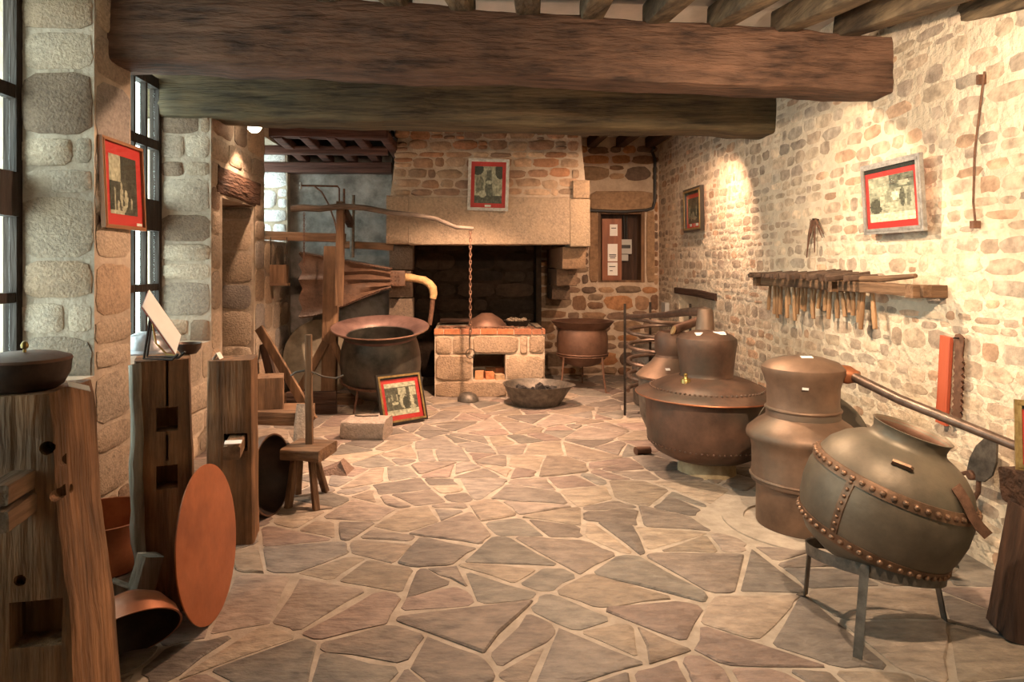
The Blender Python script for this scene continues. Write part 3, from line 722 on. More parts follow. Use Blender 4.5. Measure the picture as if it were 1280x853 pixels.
def picture(label, M, wd, ht, fw, mat, mx, my, draw, strip=0, cards=(), lip='gilt', sepia=(1.0,.86,.66), dep=.03, nx=44):
    t = thing('framed_picture', label, 'picture'); t.matrix_world = M
    m = MB(); d = dep
    for (x0, x1, z0, z1) in ((-wd/2, wd/2, 0, fw), (-wd/2, wd/2, ht-fw, ht), (-wd/2, -wd/2+fw, fw, ht-fw), (wd/2-fw, wd/2, fw, ht-fw)): m.box(x0, x1, -d, 0, z0, z1)
    m.build('frame', mat, t, smooth=False)
    a = fw*.55; m = MB()
    for (x0, x1, z0, z1) in ((-wd/2+a, wd/2-a, a, fw+.004), (-wd/2+a, wd/2-a, ht-fw-.004, ht-a), (-wd/2+a, -wd/2+fw+.004, fw, ht-fw), (wd/2-fw-.004, wd/2-a, fw, ht-fw)): m.box(x0, x1, -d-.004, -d+.002, z0, z1)
    m.build('inner_lip', M_[lip], t, smooth=False)
    MB().box(-wd/2+fw-.002, wd/2-fw+.002, -.014, -.004, fw-.002, ht-fw+.002).build('mat_board', M_['red_mat'], t, smooth=False, label='red mat board')
    if strip: MB().box(-wd/2+fw, wd/2-fw, -.017, -.0142, ht-fw-strip, ht-fw).build('top_strip', M_['black_strip'], t, smooth=False)
    x0, x1, z0, z1 = -wd/2+fw+mx, wd/2-fw-mx, fw+my, ht-fw-my-strip*.6
    nz = int(nx*(z1-z0)/(x1-x0)); m = MB(); vs = [(x0+(x1-x0)*i/nx, -.0162, z0+(z1-z0)*j/nz) for j in range(nz+1) for i in range(nx+1)]
    fs = [(j*(nx+1)+i, j*(nx+1)+i+1, (j+1)*(nx+1)+i+1, (j+1)*(nx+1)+i) for j in range(nz) for i in range(nx)]
    m.add(vs, fs); o = m.build('photograph', M_['print'], t, smooth=False)
    cols = []
    for j in range(nz):
        for i in range(nx):
            g = max(.02, draw((i+.5)/nx, (j+.5)/nz) * (1 + .55*smooth_n(i/nx, j/nz, 17, wd*50)) + .05*smooth_n(i/nx, j/nz, 33, 2)); cols.append((g*sepia[0], g*sepia[1], g*sepia[2]))
    set_tint(o.data, cols)
    for (cx, cz, cw, ch) in cards:
        MB().box(cx-cw/2, cx+cw/2, -.0175, -.0142, cz, cz+ch).build('caption_card', M_['paper'], t, smooth=False)
    MB().box(-wd/2+fw-.002, wd/2-fw+.002, -.0235, -.0215, fw-.002, ht-fw+.002).build('glass', M_['glass'], t, smooth=False)
    return t
picture('picture in brown wooden frame with wide red mat hanging on the left stone pier', T(XL+.028, 4.375, 1.82) @ RZ(90) @ RX(-2.5), .52, .56, .018, M_['wood_frame'], .07, .075, pic_pier, 0, [(.19,.03,.07,.018)], 'wood_frame', dep=.03)
picture('portrait picture in grey frame hanging on the fireplace hood', T(.228, YH-.035, 2.22) @ RY(1.5) @ RX(4.0), .475, .60, .032, M_['silver_frame'], .045, .055, pic_hood, 0, [(0,.046,.07,.022)], 'silver_frame', dep=.035)
picture('picture in black and gold frame leaning on the cauldron tripod on the floor', T(-.63, 6.80, .012) @ RZ(38) @ RX(-17), .53, .50, .035, M_['black_frame'], .045, .05, pic_floor, .02, dep=.03)
picture('large picture in silvered frame hanging on the right wall above the hammer rack', T(XR-.052, 4.29, 1.795) @ RZ(-90) @ RX(3.5), .60, .46, .032, M_['silver_frame'], .04, .045, pic_wall, .03, (), 'silver_frame', dep=.024)
picture('small dark picture in black frame hanging on the right wall beyond the wall light', T(XR-.032, 8.12, 1.985) @ RZ(-90) @ RX(1), .62, .52, .04, M_['black_frame'], .055, .06, pic_small, .03, [(-.12,.065,.07,.03), (.10,.065,.07,.03)], 'gilt', dep=.045)

# ================================================================== WALL CUPBOARD, CABLE, BOX
c = thing('wall_cupboard', 'recessed wall cupboard with open red-brown door panel beside the fireplace', 'cupboard', ((cup[0]+cup[1])/2, YB, cup[2]))
P = T(-(cup[0]+cup[1])/2, -YB, -cup[2]); x0, x1, z0, z1 = cup
m = MB(); m.box(x0, x0+.035, YB-.02, YB+.22, z0, z1, P); m.box(x1-.05, x1, YB-.03, YB+.22, z0, z1, P); m.box(x0+.035, x1-.05, YB-.01, YB+.22, z1-.03, z1, P); m.box(x0+.035, x1-.05, YB-.01, YB+.22, z0, z0+.03, P)
m.build('frame', M_['oak_z'], c, smooth=False)
MB().box(x0+.036, x1-.05, YB+.20, YB+.225, z0+.03, z1-.03, P).build('back_panel', M_['dark_z'], c, smooth=False)
dr = MB().box(x0+.05, x0+.33, YB-.03, YB+.0, z0+.03, z1-.10, P).build('door', M_['door_red'], c, smooth=False, label='red-brown door panel with pinned white notices')
for (a, b_, p, q) in ((.16,.27,.665,.83), (.13,.27,.30,.55), (.13,.27,.10,.285)):
    MB().box(x0+a, x0+b_, YB-.034, YB-.030, z0+p, z0+q, P).build('notice', M_['paper'], dr, smooth=False)
m = MB()
for (a, b_, p) in ((.18,.25,.77), (.15,.25,.39), (.15,.25,.37), (.16,.24,.345), (.15,.24,.22), (.16,.20,.16)): m.box(x0+a, x0+b_, YB-.0355, YB-.0338, z0+p, z0+p+.012, P)
m.build('notice_print', M_['black_strip'], dr, smooth=False)
m = MB(); m.box(x0+.34, x0+.51, YB+.12, YB+.20, z0+.41, z0+.62, P); m.build('fuse_box', M_['grey_box'], c, smooth=False)
m = MB(); m.box(x0+.36, x0+.49, YB+.112, YB+.121, z0+.49, z0+.54, P); m.build('fuse_switch', M_['black_strip'], c, smooth=False)
MB().box(x0+.34, x0+.46, YB+.12, YB+.20, z0+.31, z0+.40, P).build('fuse_box', M_['grey_box'], c, smooth=False)
m = MB(); m.tube([P @ V(p) for p in ((x0+.40,YB+.17,z1-.03), (x0+.41,YB+.15,z1-.2), (x0+.42,YB+.16,z0+.62))], .014, 8); m.tube([P @ V(p) for p in ((x0+.45,YB+.17,z1-.03), (x0+.44,YB+.15,z1-.18), (x0+.45,YB+.16,z0+.62))], .012, 8)
m.build('wiring', M_['cable'], c)
m = MB(); m.tube([(2.62,9.6,3.235), (2.63,YB-.05,3.21), (2.67,YB-.05,3.1), (2.67,YB-.05,2.50), (2.64,YB-.05,2.40), (2.55,YB-.05,2.37), (2.2,YB-.05,2.345), (1.65,YB-.05,2.37)], .022, 8)
tag(m.build('electric_cable', M_['cable']), 'thick black cable running down the back corner and along the cupboard lintel', 'cable')
o = MB().box(XR-.06, XR-.005, 9.28, 9.46, .90, 1.07).build('junction_box', M_['grey_box'], smooth=False); tag(o, 'small grey electrical box on the right wall near the back corner', 'box')

# ================================================================== RIGHT WALL: hammers, bow, tools
rk = thing('tool_rack', 'long horizontal wooden rail holding hammers on the right wall', 'rack', (XR, 5.0, 1.43))
m = MB(); timber(m, (-.135, -1.13, .015), (-.135, 1.12, .02), .05, .07, 16, .003, .006); m.build('rail', M_['oak_y'], rk)
for y in (-1.07, -.2, 1.05):
    m = MB(); timber(m, (-.20, y, .012), (-.002, y, .012), .07, .075, 5, .003, .006); m.build('bracket', M_['oak_x'], rk)
rnd = random.Random(9); ords = ['first','second','third','fourth','fifth','sixth','seventh','eighth','ninth','tenth','eleventh','twelfth','thirteenth','fourteenth','fifteenth','sixteenth','seventeenth','eighteenth','nineteenth','twentieth','twenty-first','twenty-second']
for i in range(22):
    y = 6.02 - i*.0715 + rnd.uniform(-.012, .012)
    t = thing('hammer', '%s wooden-handled hammer from the far end of the wall rack' % ords[i], 'hammer', (XR-.135, y, 1.483), (0, 0, R(rnd.uniform(-15, 11))), 'hammers hanging on the wall rack')
    l = rnd.uniform(.10, .20); r = rnd.uniform(.014, .021)
    m = MB(); timber(m, (-l, 0, r), (.095, 0, r+rnd.uniform(.01, .055)), 2*r, 2*r, 5, .002, .006, t0=1.15, t1=.75, seed=i); m.build('head', M_['hammer_head'], t)
    hl = rnd.uniform(.22, .36); a = rnd.uniform(-.05, .05)
    m = MB(); m.tube([(.062, 0, 2*r+.004), (.062, a*.3, -.08), (.062+.0, a, -hl*.7), (.062, a*1.4, -hl)], [.011, .012, .017, .015], 8); m.build('handle', M_['handle'], t)
m = MB(); m.tube([(XR-.15, 4.62, 1.50), (XR-.13, 4.3, 1.505), (XR-.13, 3.98, 1.53)], [.018, .02, .014], 8)
tag(m.build('wooden_stick', M_['oak_y']), 'loose round stick lying on the near end of the hammer rack', 'stick')
# wire bow hanging by a nail
t = thing('wire_bow', 'thin iron wire with small weight hanging high on the right wall', 'tool', (XR, 3.6, 2.55))
m = MB(); m.tube([(-.03, -.02, .06), (-.03, .0, -.05), (-.03, .05, -.35), (-.03, .06, -.62), (-.03, .045, -.73)], .006, 6); m.build('wire', M_['rust'], t)
MB().box(-.045, -.006, -.0, .02, .0, .05).build('hook', M_['rust'], t, smooth=False)
MB().box(-.05, -.012, .03, .06, -.76, -.72).build('weight', M_['rust'], t, smooth=False)
# bundle of cords
t = thing('cord_bundle', 'bundle of thin brown cords folded over a nail on the right wall', 'cord', (XR, 5.33, 1.95))
for k, (y1, z1, y2, z2) in enumerate([(.10,-.12,.14,-.30), (.08,-.10,.12,-.22), (.06,-.09,.10,-.16), (-.03,-.05,-.10,-.15), (-.04,-.04,-.12,-.12), (.01,-.10,.015,-.26)]):
    m = MB(); m.tube([(-.025, 0, 0), (-.03, y1*.5, -.01 if abs(y1) > .02 else -.03), (-.028, y1, z1), (-.025, y2, z2)], [.008, .009, .008, .004], 6); m.build('strand', M_['rust'], t)
MB().tube([(-.05, 0, 0), (.0, 0, -.005)], .006, 6).build('nail', M_['iron'], t)
# red wooden slat and saw blade
o = MB(); timber(o, (0, 0, -.27), (0, 0, .235), .022, .085, 8, .0015, .004, up=(0,1,0)); o = o.build('red_board', M_['saw_red']); o.location = (XR-.035, 3.875, .955); o.rotation_euler = (R(4.5), 0, 0)
tag(o, 'red-painted narrow wooden board hanging on the right wall beside the saw blade', 'board')
t = thing('saw_blade', 'rusty toothed saw blade hanging on the right wall beside the narrow red board', 'saw', (XR-.03, 3.765, 1.18), (R(3), 0, 0))
pl = [(-.035,0), (-.03,.025), (.0,.035), (.03,.025), (.035,0), (.028,-.08)]
for k in range(11): pl += [(.028, -.09-.035*k), (.046, -.105-.035*k), (.028, -.118-.035*k)]
pl += [(-.022,-.49)]
for k in range(10, -1, -1): pl += [(-.022, -.118-.035*k), (-.036, -.105-.035*k), (-.022, -.09-.035*k)]
Mw = frame_of((0,0,0), (0,-1,0), (0,0,1)); m = MB(); m.prism(pl, -.003, .003, Mw); m.build('blade', M_['rust'], t, smooth=False)
MB().tube([(-.03,0,.01), (.028,0,.008)], .005, 6).build('nail', M_['iron'], t)
# tongs leaning on the wall
t = thing('iron_shears', 'large iron shears with leaf-shaped blade leaning on the right wall', 'shears', (XR-.07, 3.84, 0))
Ms = frame_of((-.03, 0, .016), V((0,-.75,-.44)), V((.0, -.44, .75))) @ MX.Scale(.88, 4)
leaf = [(0,.60), (.075,.66), (.10,.74), (.085,.83), (.03,.93), (.0,.955), (-.045,.90), (-.075,.80), (-.075,.70), (-.055,.62)]
m = MB(); m.prism(leaf, -.006, .006, Ms); m.build('blade', M_['grey_iron'], t, smooth=False)
m = MB(); m.tube([Ms @ V(p) for p in ((-.02,.64,.012), (-.075,.56,.012), (-.085,.40,.012), (-.085,.05,.012), (-.085,.012,.012), (.0,.012,.012))], .011, 8); m.build('handle', M_['rust'], t)
m = MB(); m.tube([Ms @ V(p) for p in ((.02,.64,-.012), (.06,.56,-.012), (.055,.45,-.012), (.01,.20,-.012), (.0,.012,-.012))], .012, 8); m.build('handle', M_['rust'], t)
MB().lathe([(.03,-.02), (.03,.02), (.02,.028)], 14, Ms @ T(-.01,.625,0)).build('pivot', M_['rust'], t)

# ================================================================== COPPER STILLS, right side
def card(M, w_=.06, h_=.05): return MB().box(-w_/2, w_/2, -.001, .001, 0, h_, M)
t = thing('tilted_cauldron', 'big round riveted greenish cauldron tilted on an iron trivet in right foreground', 'cauldron', (1.80, 3.03, 0))
A = T(.045, 0, .545) @ RX(9) @ RY(16) @ MX.Diagonal((.825,.825,.985,1))
prof = [(.02,-.30), (.14,-.295), (.24,-.272), (.31,-.235), (.355,-.18), (.388,-.10), (.402,-.02), (.400,.05), (.382,.12), (.345,.185), (.29,.235), (.235,.265), (.197,.28), (.180,.292), (.174,.31), (.178,.335), (.190,.352), (.184,.354), (.168,.335), (.165,.30), (.19,.27), (.30,.20), (.37,.05), (.34,-.15), (.2,-.255), (.02,-.27)]
body = MB().lathe(prof, 72, A).build('body', M_['copper_green'], t, angle=60)
MB().lathe([(.176,.345), (.166,.33), (.163,.30), (.185,.268), (.28,.20)], 56, A, cap=False).build('inside', M_['rust_copper'], t, label='rusty inside of the neck')
def rad_at(z):
    for (r0, z0), (r1, z1) in zip(prof[:12], prof[1:13]):
        if z0 <= z <= z1: return r0 + (r1-r0)*(z-z0)/(z1-z0)
    return .3
for z, hw in ((.115, .024), (-.165, .024)):
    m = MB(); m.lathe([(rad_at(z-hw)+.001, z-hw), (rad_at(z-hw)+.006, z-hw+.001), (rad_at(z)+.007, z), (rad_at(z+hw)+.006, z+hw-.001), (rad_at(z+hw)+.001, z+hw)], 72, A, cap=False)
    bd = m.build('riveted_band', M_['copper_band'], t)
    m = MB(); n = 50
    for k in range(n):
        an = 2*pi*k/n; r = rad_at(z)+.007; m.rivet(A @ V((r*cos(an), r*sin(an), z)), A.to_3x3() @ V((cos(an), sin(an), .15)), .013, .011)
    m.build('rivets', M_['copper_band'], bd, kind='stuff')
an = R(209); m = MB(); rows = []
for k in range(9):
    z = -.145 + .25*k/8; r = rad_at(z)
    rows.append([A @ V(((r+dr_)*cos(an+da), (r+dr_)*sin(an+da), z)) for da, dr_ in ((-.055,.001), (-.05,.006), (.05,.006), (.055,.001))])
m.loft(rows); bd = m.build('seam_band', M_['copper_band'], t)
m = MB()
for k in range(8):
    z = -.13 + .225*k/7; r = rad_at(z)+.006; m.rivet(A @ V((r*cos(an), r*sin(an), z)), A.to_3x3() @ V((cos(an), sin(an), 0)), .009, .008)
m.build('rivets', M_['copper_band'], bd, kind='stuff')
an = R(236); q = A @ T(.29*cos(an)+.012*cos(an), .29*sin(an)+.012*sin(an), .237) @ RZ(236+90) @ RX(-42)
m = MB(); m.prism([(-.05,-.016), (.03,-.02), (.045,-.008), (.045,.012), (.02,.022), (-.05,.018)], -.004, .007, q); m.build('patch_plate', M_['copper_band'], t)
# hanging strap handle on the right
m = MB(); sp = [V((.16,-.285,.705)), V((.185,-.305,.65)), V((.205,-.31,.60)), V((.235,-.31,.555)), V((.275,-.305,.515))]
rows = [[p + V((.019,.004,.011)), p + V((-.019,-.004,-.011)), p + V((-.019,-.010,-.011)), p + V((.019,-.002,.011))] for p in sp]; m.loft(rows); m.build('strap_handle', M_['rust'], t)
# trivet
RG = T(.0,0,.285) @ RY(8) @ RX(-8)
m = MB(); m.lathe([(.262,-.03), (.268,-.03), (.274,.02), (.268,.02)], 56, RG, cap=False); tv = m.build('trivet_ring', M_['grey_iron'], t)
so = tv.modifiers.new('s', 'SOLIDIFY'); so.thickness = .008
for an, fx, fy in ((128,-.18,.24), (232,-.23,-.28), (2,.32,.01)):
    c, s = cos(R(an)), sin(R(an)); m = MB(); rows = []
    tp = RG @ V((.272*c, .272*s, .018)); ft = V((fx, fy, .012)); c, s = V((fx, fy)).normalized()
    for p in (tp, tp.lerp(ft, .5), ft, ft + V((c*.04, s*.04, -.012))):
        z = p.z; wv = V((-s, c, 0))*.017; nv = V((c, s, 0))*.006 if z > .005 else V((0,0,.006))
        rows.append([p+wv, p-wv, p-wv+nv, p+wv+nv])
    m.loft(rows); m.build('leg', M_['grey_iron'], t)

# still with neck and long pipe
t = thing('copper_still', 'tall copper still with bulging shoulder, capped head and long outgoing pipe', 'still', (2.06, 4.2, 0.0))
MB().lathe([(.02,0), (.262,0), (.268,.01), (.266,.25), (.284,.262)], 56).build('base', M_['copper_still'], t)
MB().lathe([(.284,.255), (.295,.262), (.297,.29), (.292,.31), (.293,.46), (.300,.505), (.322,.53), (.326,.55), (.318,.575), (.27,.62), (.225,.65), (.212,.665)], 56, cap=False).build('body', M_['copper_still'], t)
m = MB(); m.torus(.298, .008, 56, 6, T(0,0,.292)); m.build('hoop', M_['copper_still'], t)
MB().lathe([(.212,.655), (.210,.70), (.206,.715), (.204,.76), (.207,.85), (.225,.91), (.237,.94), (.235,.965), (.20,1.0), (.12,1.025), (.02,1.032)], 56, cap=False).build('head', M_['copper_still'], t)
m = MB(); m.torus(.208, .011, 48, 8, T(0,0,.712)); m.build('collar_ring', M_['copper_still'], t)
u = V((.50, -1.0, -.135)).normalized(); p0 = V((.185, -.06, .935))
MB().tube([p0, p0 + V((.05,-.03,-.005)), p0 + V((.075,-.05,-.01)), p0 + V((.09,-.065,-.012))], [.055, .055, .04, .034], 20).build('spout', M_['copper_red'], t)
MB().tube([p0 + V((.06,-.04,-.008)), V((.29,-.50,.86)), V((.475,-1.12,.752))], [.028, .027, .022], 16).build('pipe', M_['pipe'], t)
card(T(0.0,-.08,1.022) @ RX(-70), .07, .045).build('label_card', M_['paper'], t, smooth=False)
card(T(-.085,-.206,.86) @ RX(5) @ RZ(-20), .035, .014).build('label_card', M_['paper'], t, smooth=False)

# lid leaning behind still
o = MB().lathe([(.02,-.03), (.30,-.02), (.345,.0), (.365,.012), (.36,.018), (.33,.008), (.29,-.008), (.02,-.014)], 56)
o = o.build('pan_lid', M_['copper_green']); o.matrix_world = T(2.32, 4.62, .385) @ RZ(-18) @ RX(78); tag(o, 'shallow copper pan standing upright behind the tall still', 'pan')

# big lidded still
t = thing('lidded_still', 'wide riveted copper still with broad flat lid on a round stone base', 'still', (1.835, 5.25, 0))
MB().lathe([(.215,0), (.212,.05), (.20,.12), (.195,.13)], 40).build('base_stone', M_['stone_base'], t)
MB().lathe([(.02,.10), (.18,.105), (.30,.13), (.385,.175), (.43,.235), (.445,.27), (.452,.40), (.458,.55), (.455,.60)], 64, cap=False).build('body', M_['copper_brown'], t)
m = MB()
for k in range(70):
    a = 2*pi*k/70; m.rivet((.436*cos(a), .436*sin(a), .243), (cos(a), sin(a), -.3), .009, .008)
m.build('rivets', M_['copper_brown'], t, kind='stuff')
MB().lathe([(.44,.592), (.53,.602), (.532,.61), (.525,.618), (.44,.645), (.405,.66), (.40,.668), (.33,.705), (.24,.735), (.20,.742)], 64, cap=False).build('lid', M_['copper_brown'], t)
m = MB()
for k in range(72):
    a = 2*pi*k/72; m.rivet((.418*cos(a), .418*sin(a), .658), (cos(a)*.5, sin(a)*.5, 1), .010, .009)
m.build('rivets', M_['copper_brown'], t, kind='stuff')
MB().torus(.528, .007, 64, 6, T(0,0,.606)).build('lid_rim', M_['copper_red'], t)
MB().lathe([(.20,.735), (.192,.75), (.195,.775), (.215,.95), (.224,1.0), (.218,1.03), (.18,1.06), (.10,1.085), (.02,1.09)], 56, cap=False).build('head', M_['copper_brown'], t)
m = MB(); m.lathe([(.036,.69), (.036,.735), (.03,.745), (.018,.748), (.012,.765), (.016,.775), (.010,.785)], 18, T(-.215,-.17,0)); m.build('tap_knob', M_['brass'], t)
card(T(-.09,-.14,1.062) @ RX(-68), .07, .05).build('label_card', M_['paper'], t, smooth=False)
card(T(.06,-.14,1.068) @ RX(-68), .085, .05).build('label_card', M_['paper'], t, smooth=False)
MB().tube([(.02,.10,1.05), (.03,.11,1.22), (.03,.11,1.245), (.03,.11,1.255)], [.075, .06, .05, .02], 20).build('neck_cone', M_['copper_still'], t)

# second still hidden behind it
t = thing('copper_still', 'smaller copper still half hidden behind the lidded one', 'still', (1.865, 6.25, 0))
MB().lathe([(.14,0), (.15,.03), (.23,.10), (.28,.22), (.295,.40), (.295,.56)], 48).build('body', M_['grey_iron'], t)
MB().lathe([(.29,.555), (.318,.575), (.318,.585), (.26,.64), (.19,.70), (.15,.75)], 48, cap=False).build('lid', M_['copper_still'], t)
MB().lathe([(.15,.745), (.14,.77), (.15,.80), (.152,.93), (.12,.98), (.02,1.0)], 40, cap=False).build('head', M_['copper_brown'], t)
MB().tube([(-.02,-.14,1.01), (.10,-.10,1.045), (.25,.05,1.07)], .04, 14).build('pipe', M_['rust_copper'], t)
MB().lathe([(.028,-.01), (.04,.0), (.04,.012), (.02,.016)], 14, T(-.03,-.16,1.005) @ RY(-70)).build('pipe_end', M_['cloth'], t, label='pale round pipe end')
card(T(-.11,-.27,.665) @ RX(-60), .04, .03).build('label_card', M_['paper'], t, smooth=False)
t = thing('metal_barrel', 'grey metal barrel standing behind the cooling coil', 'barrel', (2.16, 7.75, 0))
MB().lathe([(.24,0), (.27,.02), (.29,.3), (.29,.60), (.27,.66), (.26,.66), (.25,.62), (.02,.60)], 40).build('body', M_['grey_iron'], t); MB().torus(.292, .009, 40, 6, T(0,0,.58)).build('hoop', M_['grey_iron'], t)

# cooling coil on iron uprights
t = thing('cooling_coil', 'zigzag cooling coil of dull pipe on iron uprights by right wall', 'coil', (2.0, 7.2, 0))
pts = []
n = 26; turns = 5.0
for k in range(int(turns*n)+1):
    a = 2*pi*k/n + pi; z = 1.04 - .78*k/(turns*n); pts.append((.31*cos(a), .26*sin(a), z))
MB().tube(pts, .021, 8).build('coil_pipe', M_['pipe'], t)
MB().tube([(-.31,0,1.045), (-.27,-.25,1.065), (-.17,-.9,1.13), (-.15,-1.4,1.19), (-.135,-1.80,1.225), (-.12,-1.86,1.20)], [.024,.024,.03,.034,.04,.042], 12).build('lead_pipe', M_['pipe'], t)
for x, y in ((-.345,0), (.345,0), (0,.29)):
    MB().box(x-.012, x+.012, y-.006, y+.006, 0, 1.18).build('upright', M_['iron'], t, smooth=False)
m = MB(); m.box(-.40,-.27,-.06,-.0,.34,.44, RY(24)); m.build('clamp_plate', M_['grey_iron'], t, smooth=False)
m = MB(); m.tube([(0,0,0), (.06,.02,.0), (.13,.03,0)], [.034,.034,.03], 14); o = m.build('pipe_stub', M_['rust_copper']); o.location = (1.40, 5.70, .036)
tag(o, 'short rusty pipe end lying on floor beside the lidded still', 'pipe')

# right foreground: timber block, frame, pans
t = thing('timber_stand', 'dark rough timber stand at the right edge holding a framed picture', 'stand', (2.50, 2.93, 0))
m = MB(); timber(m, (-.10,.0,0), (-.02,-.02,.535), .20, .24, 10, .01, .02); m.build('leg', M_['dark_z'], t)
m = MB(); timber(m, (-.115,.0,.615), (.22,.0,.625), .26, .155, 8, .01, .02); m.build('top_block', M_['dark_x'], t)
picture('picture in gilt frame standing on the dark timber stand at right edge', T(2.56, 2.86, .707) @ RZ(-32) @ RX(-8), .42, .30, .02, M_['gilt'], .03, .035, pic_right, .02, dep=.025)
o = MB().box(-.035, .035, -.0015, .0015, 0, .05).build('paper_label', M_['paper'], smooth=False); o.matrix_world = T(2.415, 2.85, .702) @ RZ(-40) @ RX(-60); tag(o, 'white paper label on the timber stand at right edge', 'label')
o = MB().lathe([(.02,-.05), (.12,-.045), (.19,-.015), (.215,.0), (.21,.006), (.18,-.008), (.11,-.036), (.02,-.04)], 40).build('shallow_pan', M_['copper_green']); o.matrix_world = T(2.545, 2.735, .37) @ RZ(-20) @ RX(84); tag(o, 'shallow greenish pan hanging on the front of the timber stand', 'pan')
m = MB(); m.lathe([(.02,0), (.13,0), (.155,.04), (.165,.17), (.15,.20), (.12,.20), (.10,.10), (.02,.08)], 32); o = m.build('stone_mortar', M_['granite'], tint=(.34,.32,.28)); o.location = (2.33, 2.52, 0); tag(o, 'pale stone mortar on the floor at right edge below the pan', 'mortar')
m = MB(); rows = []
for k in range(9):
    a = k/8; wv = .055*sin(pi*min(1, a*1.0))**.7 + .004; c0 = V((.16*a-.08, 0, 0)); rows.append([c0+V((0,-wv,.03*(abs(0)))), c0+V((0,0,-.012)), c0+V((0,wv,.02)), c0+V((0,0,-.006))])
m.loft(rows); o = m.build('metal_scoop', M_['copper_green']); o.matrix_world = T(2.42, 3.50, .062) @ RZ(-40) @ RX(50); tag(o, 'small leaf-shaped metal scoop on floor behind the tilted cauldron', 'scoop')
# ================================================================== CENTRE: cauldrons, basin
t = thing('cauldron', 'large blackened cauldron with wide flared rim on an iron tripod before the bellows', 'cauldron', (-.975, 7.70, 0))
A = T(0, 0, .02) @ RX(9)
MB().lathe([(.02,.07), (.16,.085), (.28,.13), (.37,.20), (.42,.28), (.442,.38), (.450,.48), (.440,.60), (.42,.70), (.40,.76), (.395,.78), (.43,.82), (.49,.855), (.535,.885), (.540,.893), (.534,.897), (.48,.875), (.41,.845), (.37,.80), (.38,.75), (.41,.6), (.42,.45), (.39,.28), (.25,.14), (.02,.10)], 64, A).build('body', M_['cauldron'], t, angle=50)
MB().lathe([(.402,.782), (.43,.822), (.49,.858), (.536,.888), (.534,.9), (.48,.879), (.40,.842), (.372,.81)], 64, A, cap=False).build('flange', M_['flange'], t, label='wide pinkish copper flange')
MB().torus(.536, .010, 64, 8, A @ T(0,0,.890)).build('rim', M_['rust_copper'], t)
m = MB(); m.lathe([(.435,.295), (.45,.295), (.45,.318), (.435,.318)], 48, A, cap=False); o = m.build('tripod_ring', M_['rust'], t); so = o.modifiers.new('s', 'SOLIDIFY'); so.thickness = .006
for an in (-118, -20, 92):
    c, s = cos(R(an)), sin(R(an)); m = MB(); m.tube([(.44*c, .44*s, .32), (.46*c, .46*s, .15), (.51*c, .51*s, .008)], [.014,.013,.011], 8); m.build('leg', M_['rust'], t)
t = thing('cauldron', 'rust-coloured cauldron on tall iron legs standing right of the hearth', 'cauldron', (1.46, 8.72, 0))
MB().lathe([(.02,.30), (.14,.305), (.22,.335), (.285,.39), (.315,.45), (.322,.55), (.322,.66), (.31,.74), (.30,.775), (.35,.81), (.395,.865), (.402,.872), (.392,.873), (.34,.825), (.285,.78), (.30,.7), (.30,.5), (.2,.36), (.02,.33)], 52).build('body', M_['rust_copper'], t, angle=50)
MB().torus(.323, .010, 52, 6, T(0,0,.462)).build('band', M_['rust_copper'], t); MB().torus(.32, .008, 52, 6, T(0,0,.435)).build('tripod_ring', M_['rust'], t)
for an in (-50, -145, 80):
    c, s = cos(R(an)), sin(R(an)); m = MB(); m.tube([(.322*c, .322*s, .43), (.345*c, .345*s, .2), (.38*c, .38*s, .012), (.43*c, .43*s, .008)], [.014,.013,.011,.009], 8); m.build('leg', M_['rust'], t)
t = thing('basin', 'dark iron basin with spout full of charcoal on floor before the hearth', 'basin', (.775, 7.75, 0))
m = MB(); n = 52; rows = []
for r, z, sp in [(.02,.0,0), (.24,.0,0), (.27,.02,0), (.325,.12,.01), (.36,.21,.03), (.375,.235,.06), (.382,.24,.065), (.368,.238,.06), (.34,.20,.03), (.30,.12,0), (.2,.06,0), (.02,.05,0)]:
    row = []
    for k in range(n):
        a = 2*pi*k/n; e = sp*max(0, cos(a+.25))**14; row.append(((r+e)*cos(a), (r+e)*sin(a), z))
    rows.append(row)
m.loft(rows); m.build('body', M_['grey_iron'], t)
m = MB(); rnd = random.Random(2)
for k in range(46):
    a, r = rnd.uniform(0, 2*pi), .27*math.sqrt(rnd.random()); s = rnd.uniform(.018, .04)
    q = T(r*cos(a), r*sin(a), .14+rnd.uniform(0, .05)) @ MX.Rotation(rnd.uniform(0, 6), 4, V((rnd.random(), rnd.random(), rnd.random()+.1)))
    m.box(-s, s, -s*.7, s*.7, -s*.6, s*.6, q)
o = m.build('charcoal', M_['coal'], smooth=False); o.location = (.775, 7.75, 0); o['kind'] = 'stuff'; tag(o, 'black charcoal pieces lying in the iron basin', 'charcoal')
o = MB().lathe([(.02,0), (.105,.0), (.125,.012), (.12,.045), (.09,.085), (.05,.105), (.02,.112)], 36).build('small_dome', M_['grey_iron']); o.location = (-.0, 7.93, 0); tag(o, 'small dark metal dome lying on floor in front of the hearth', 'dome')

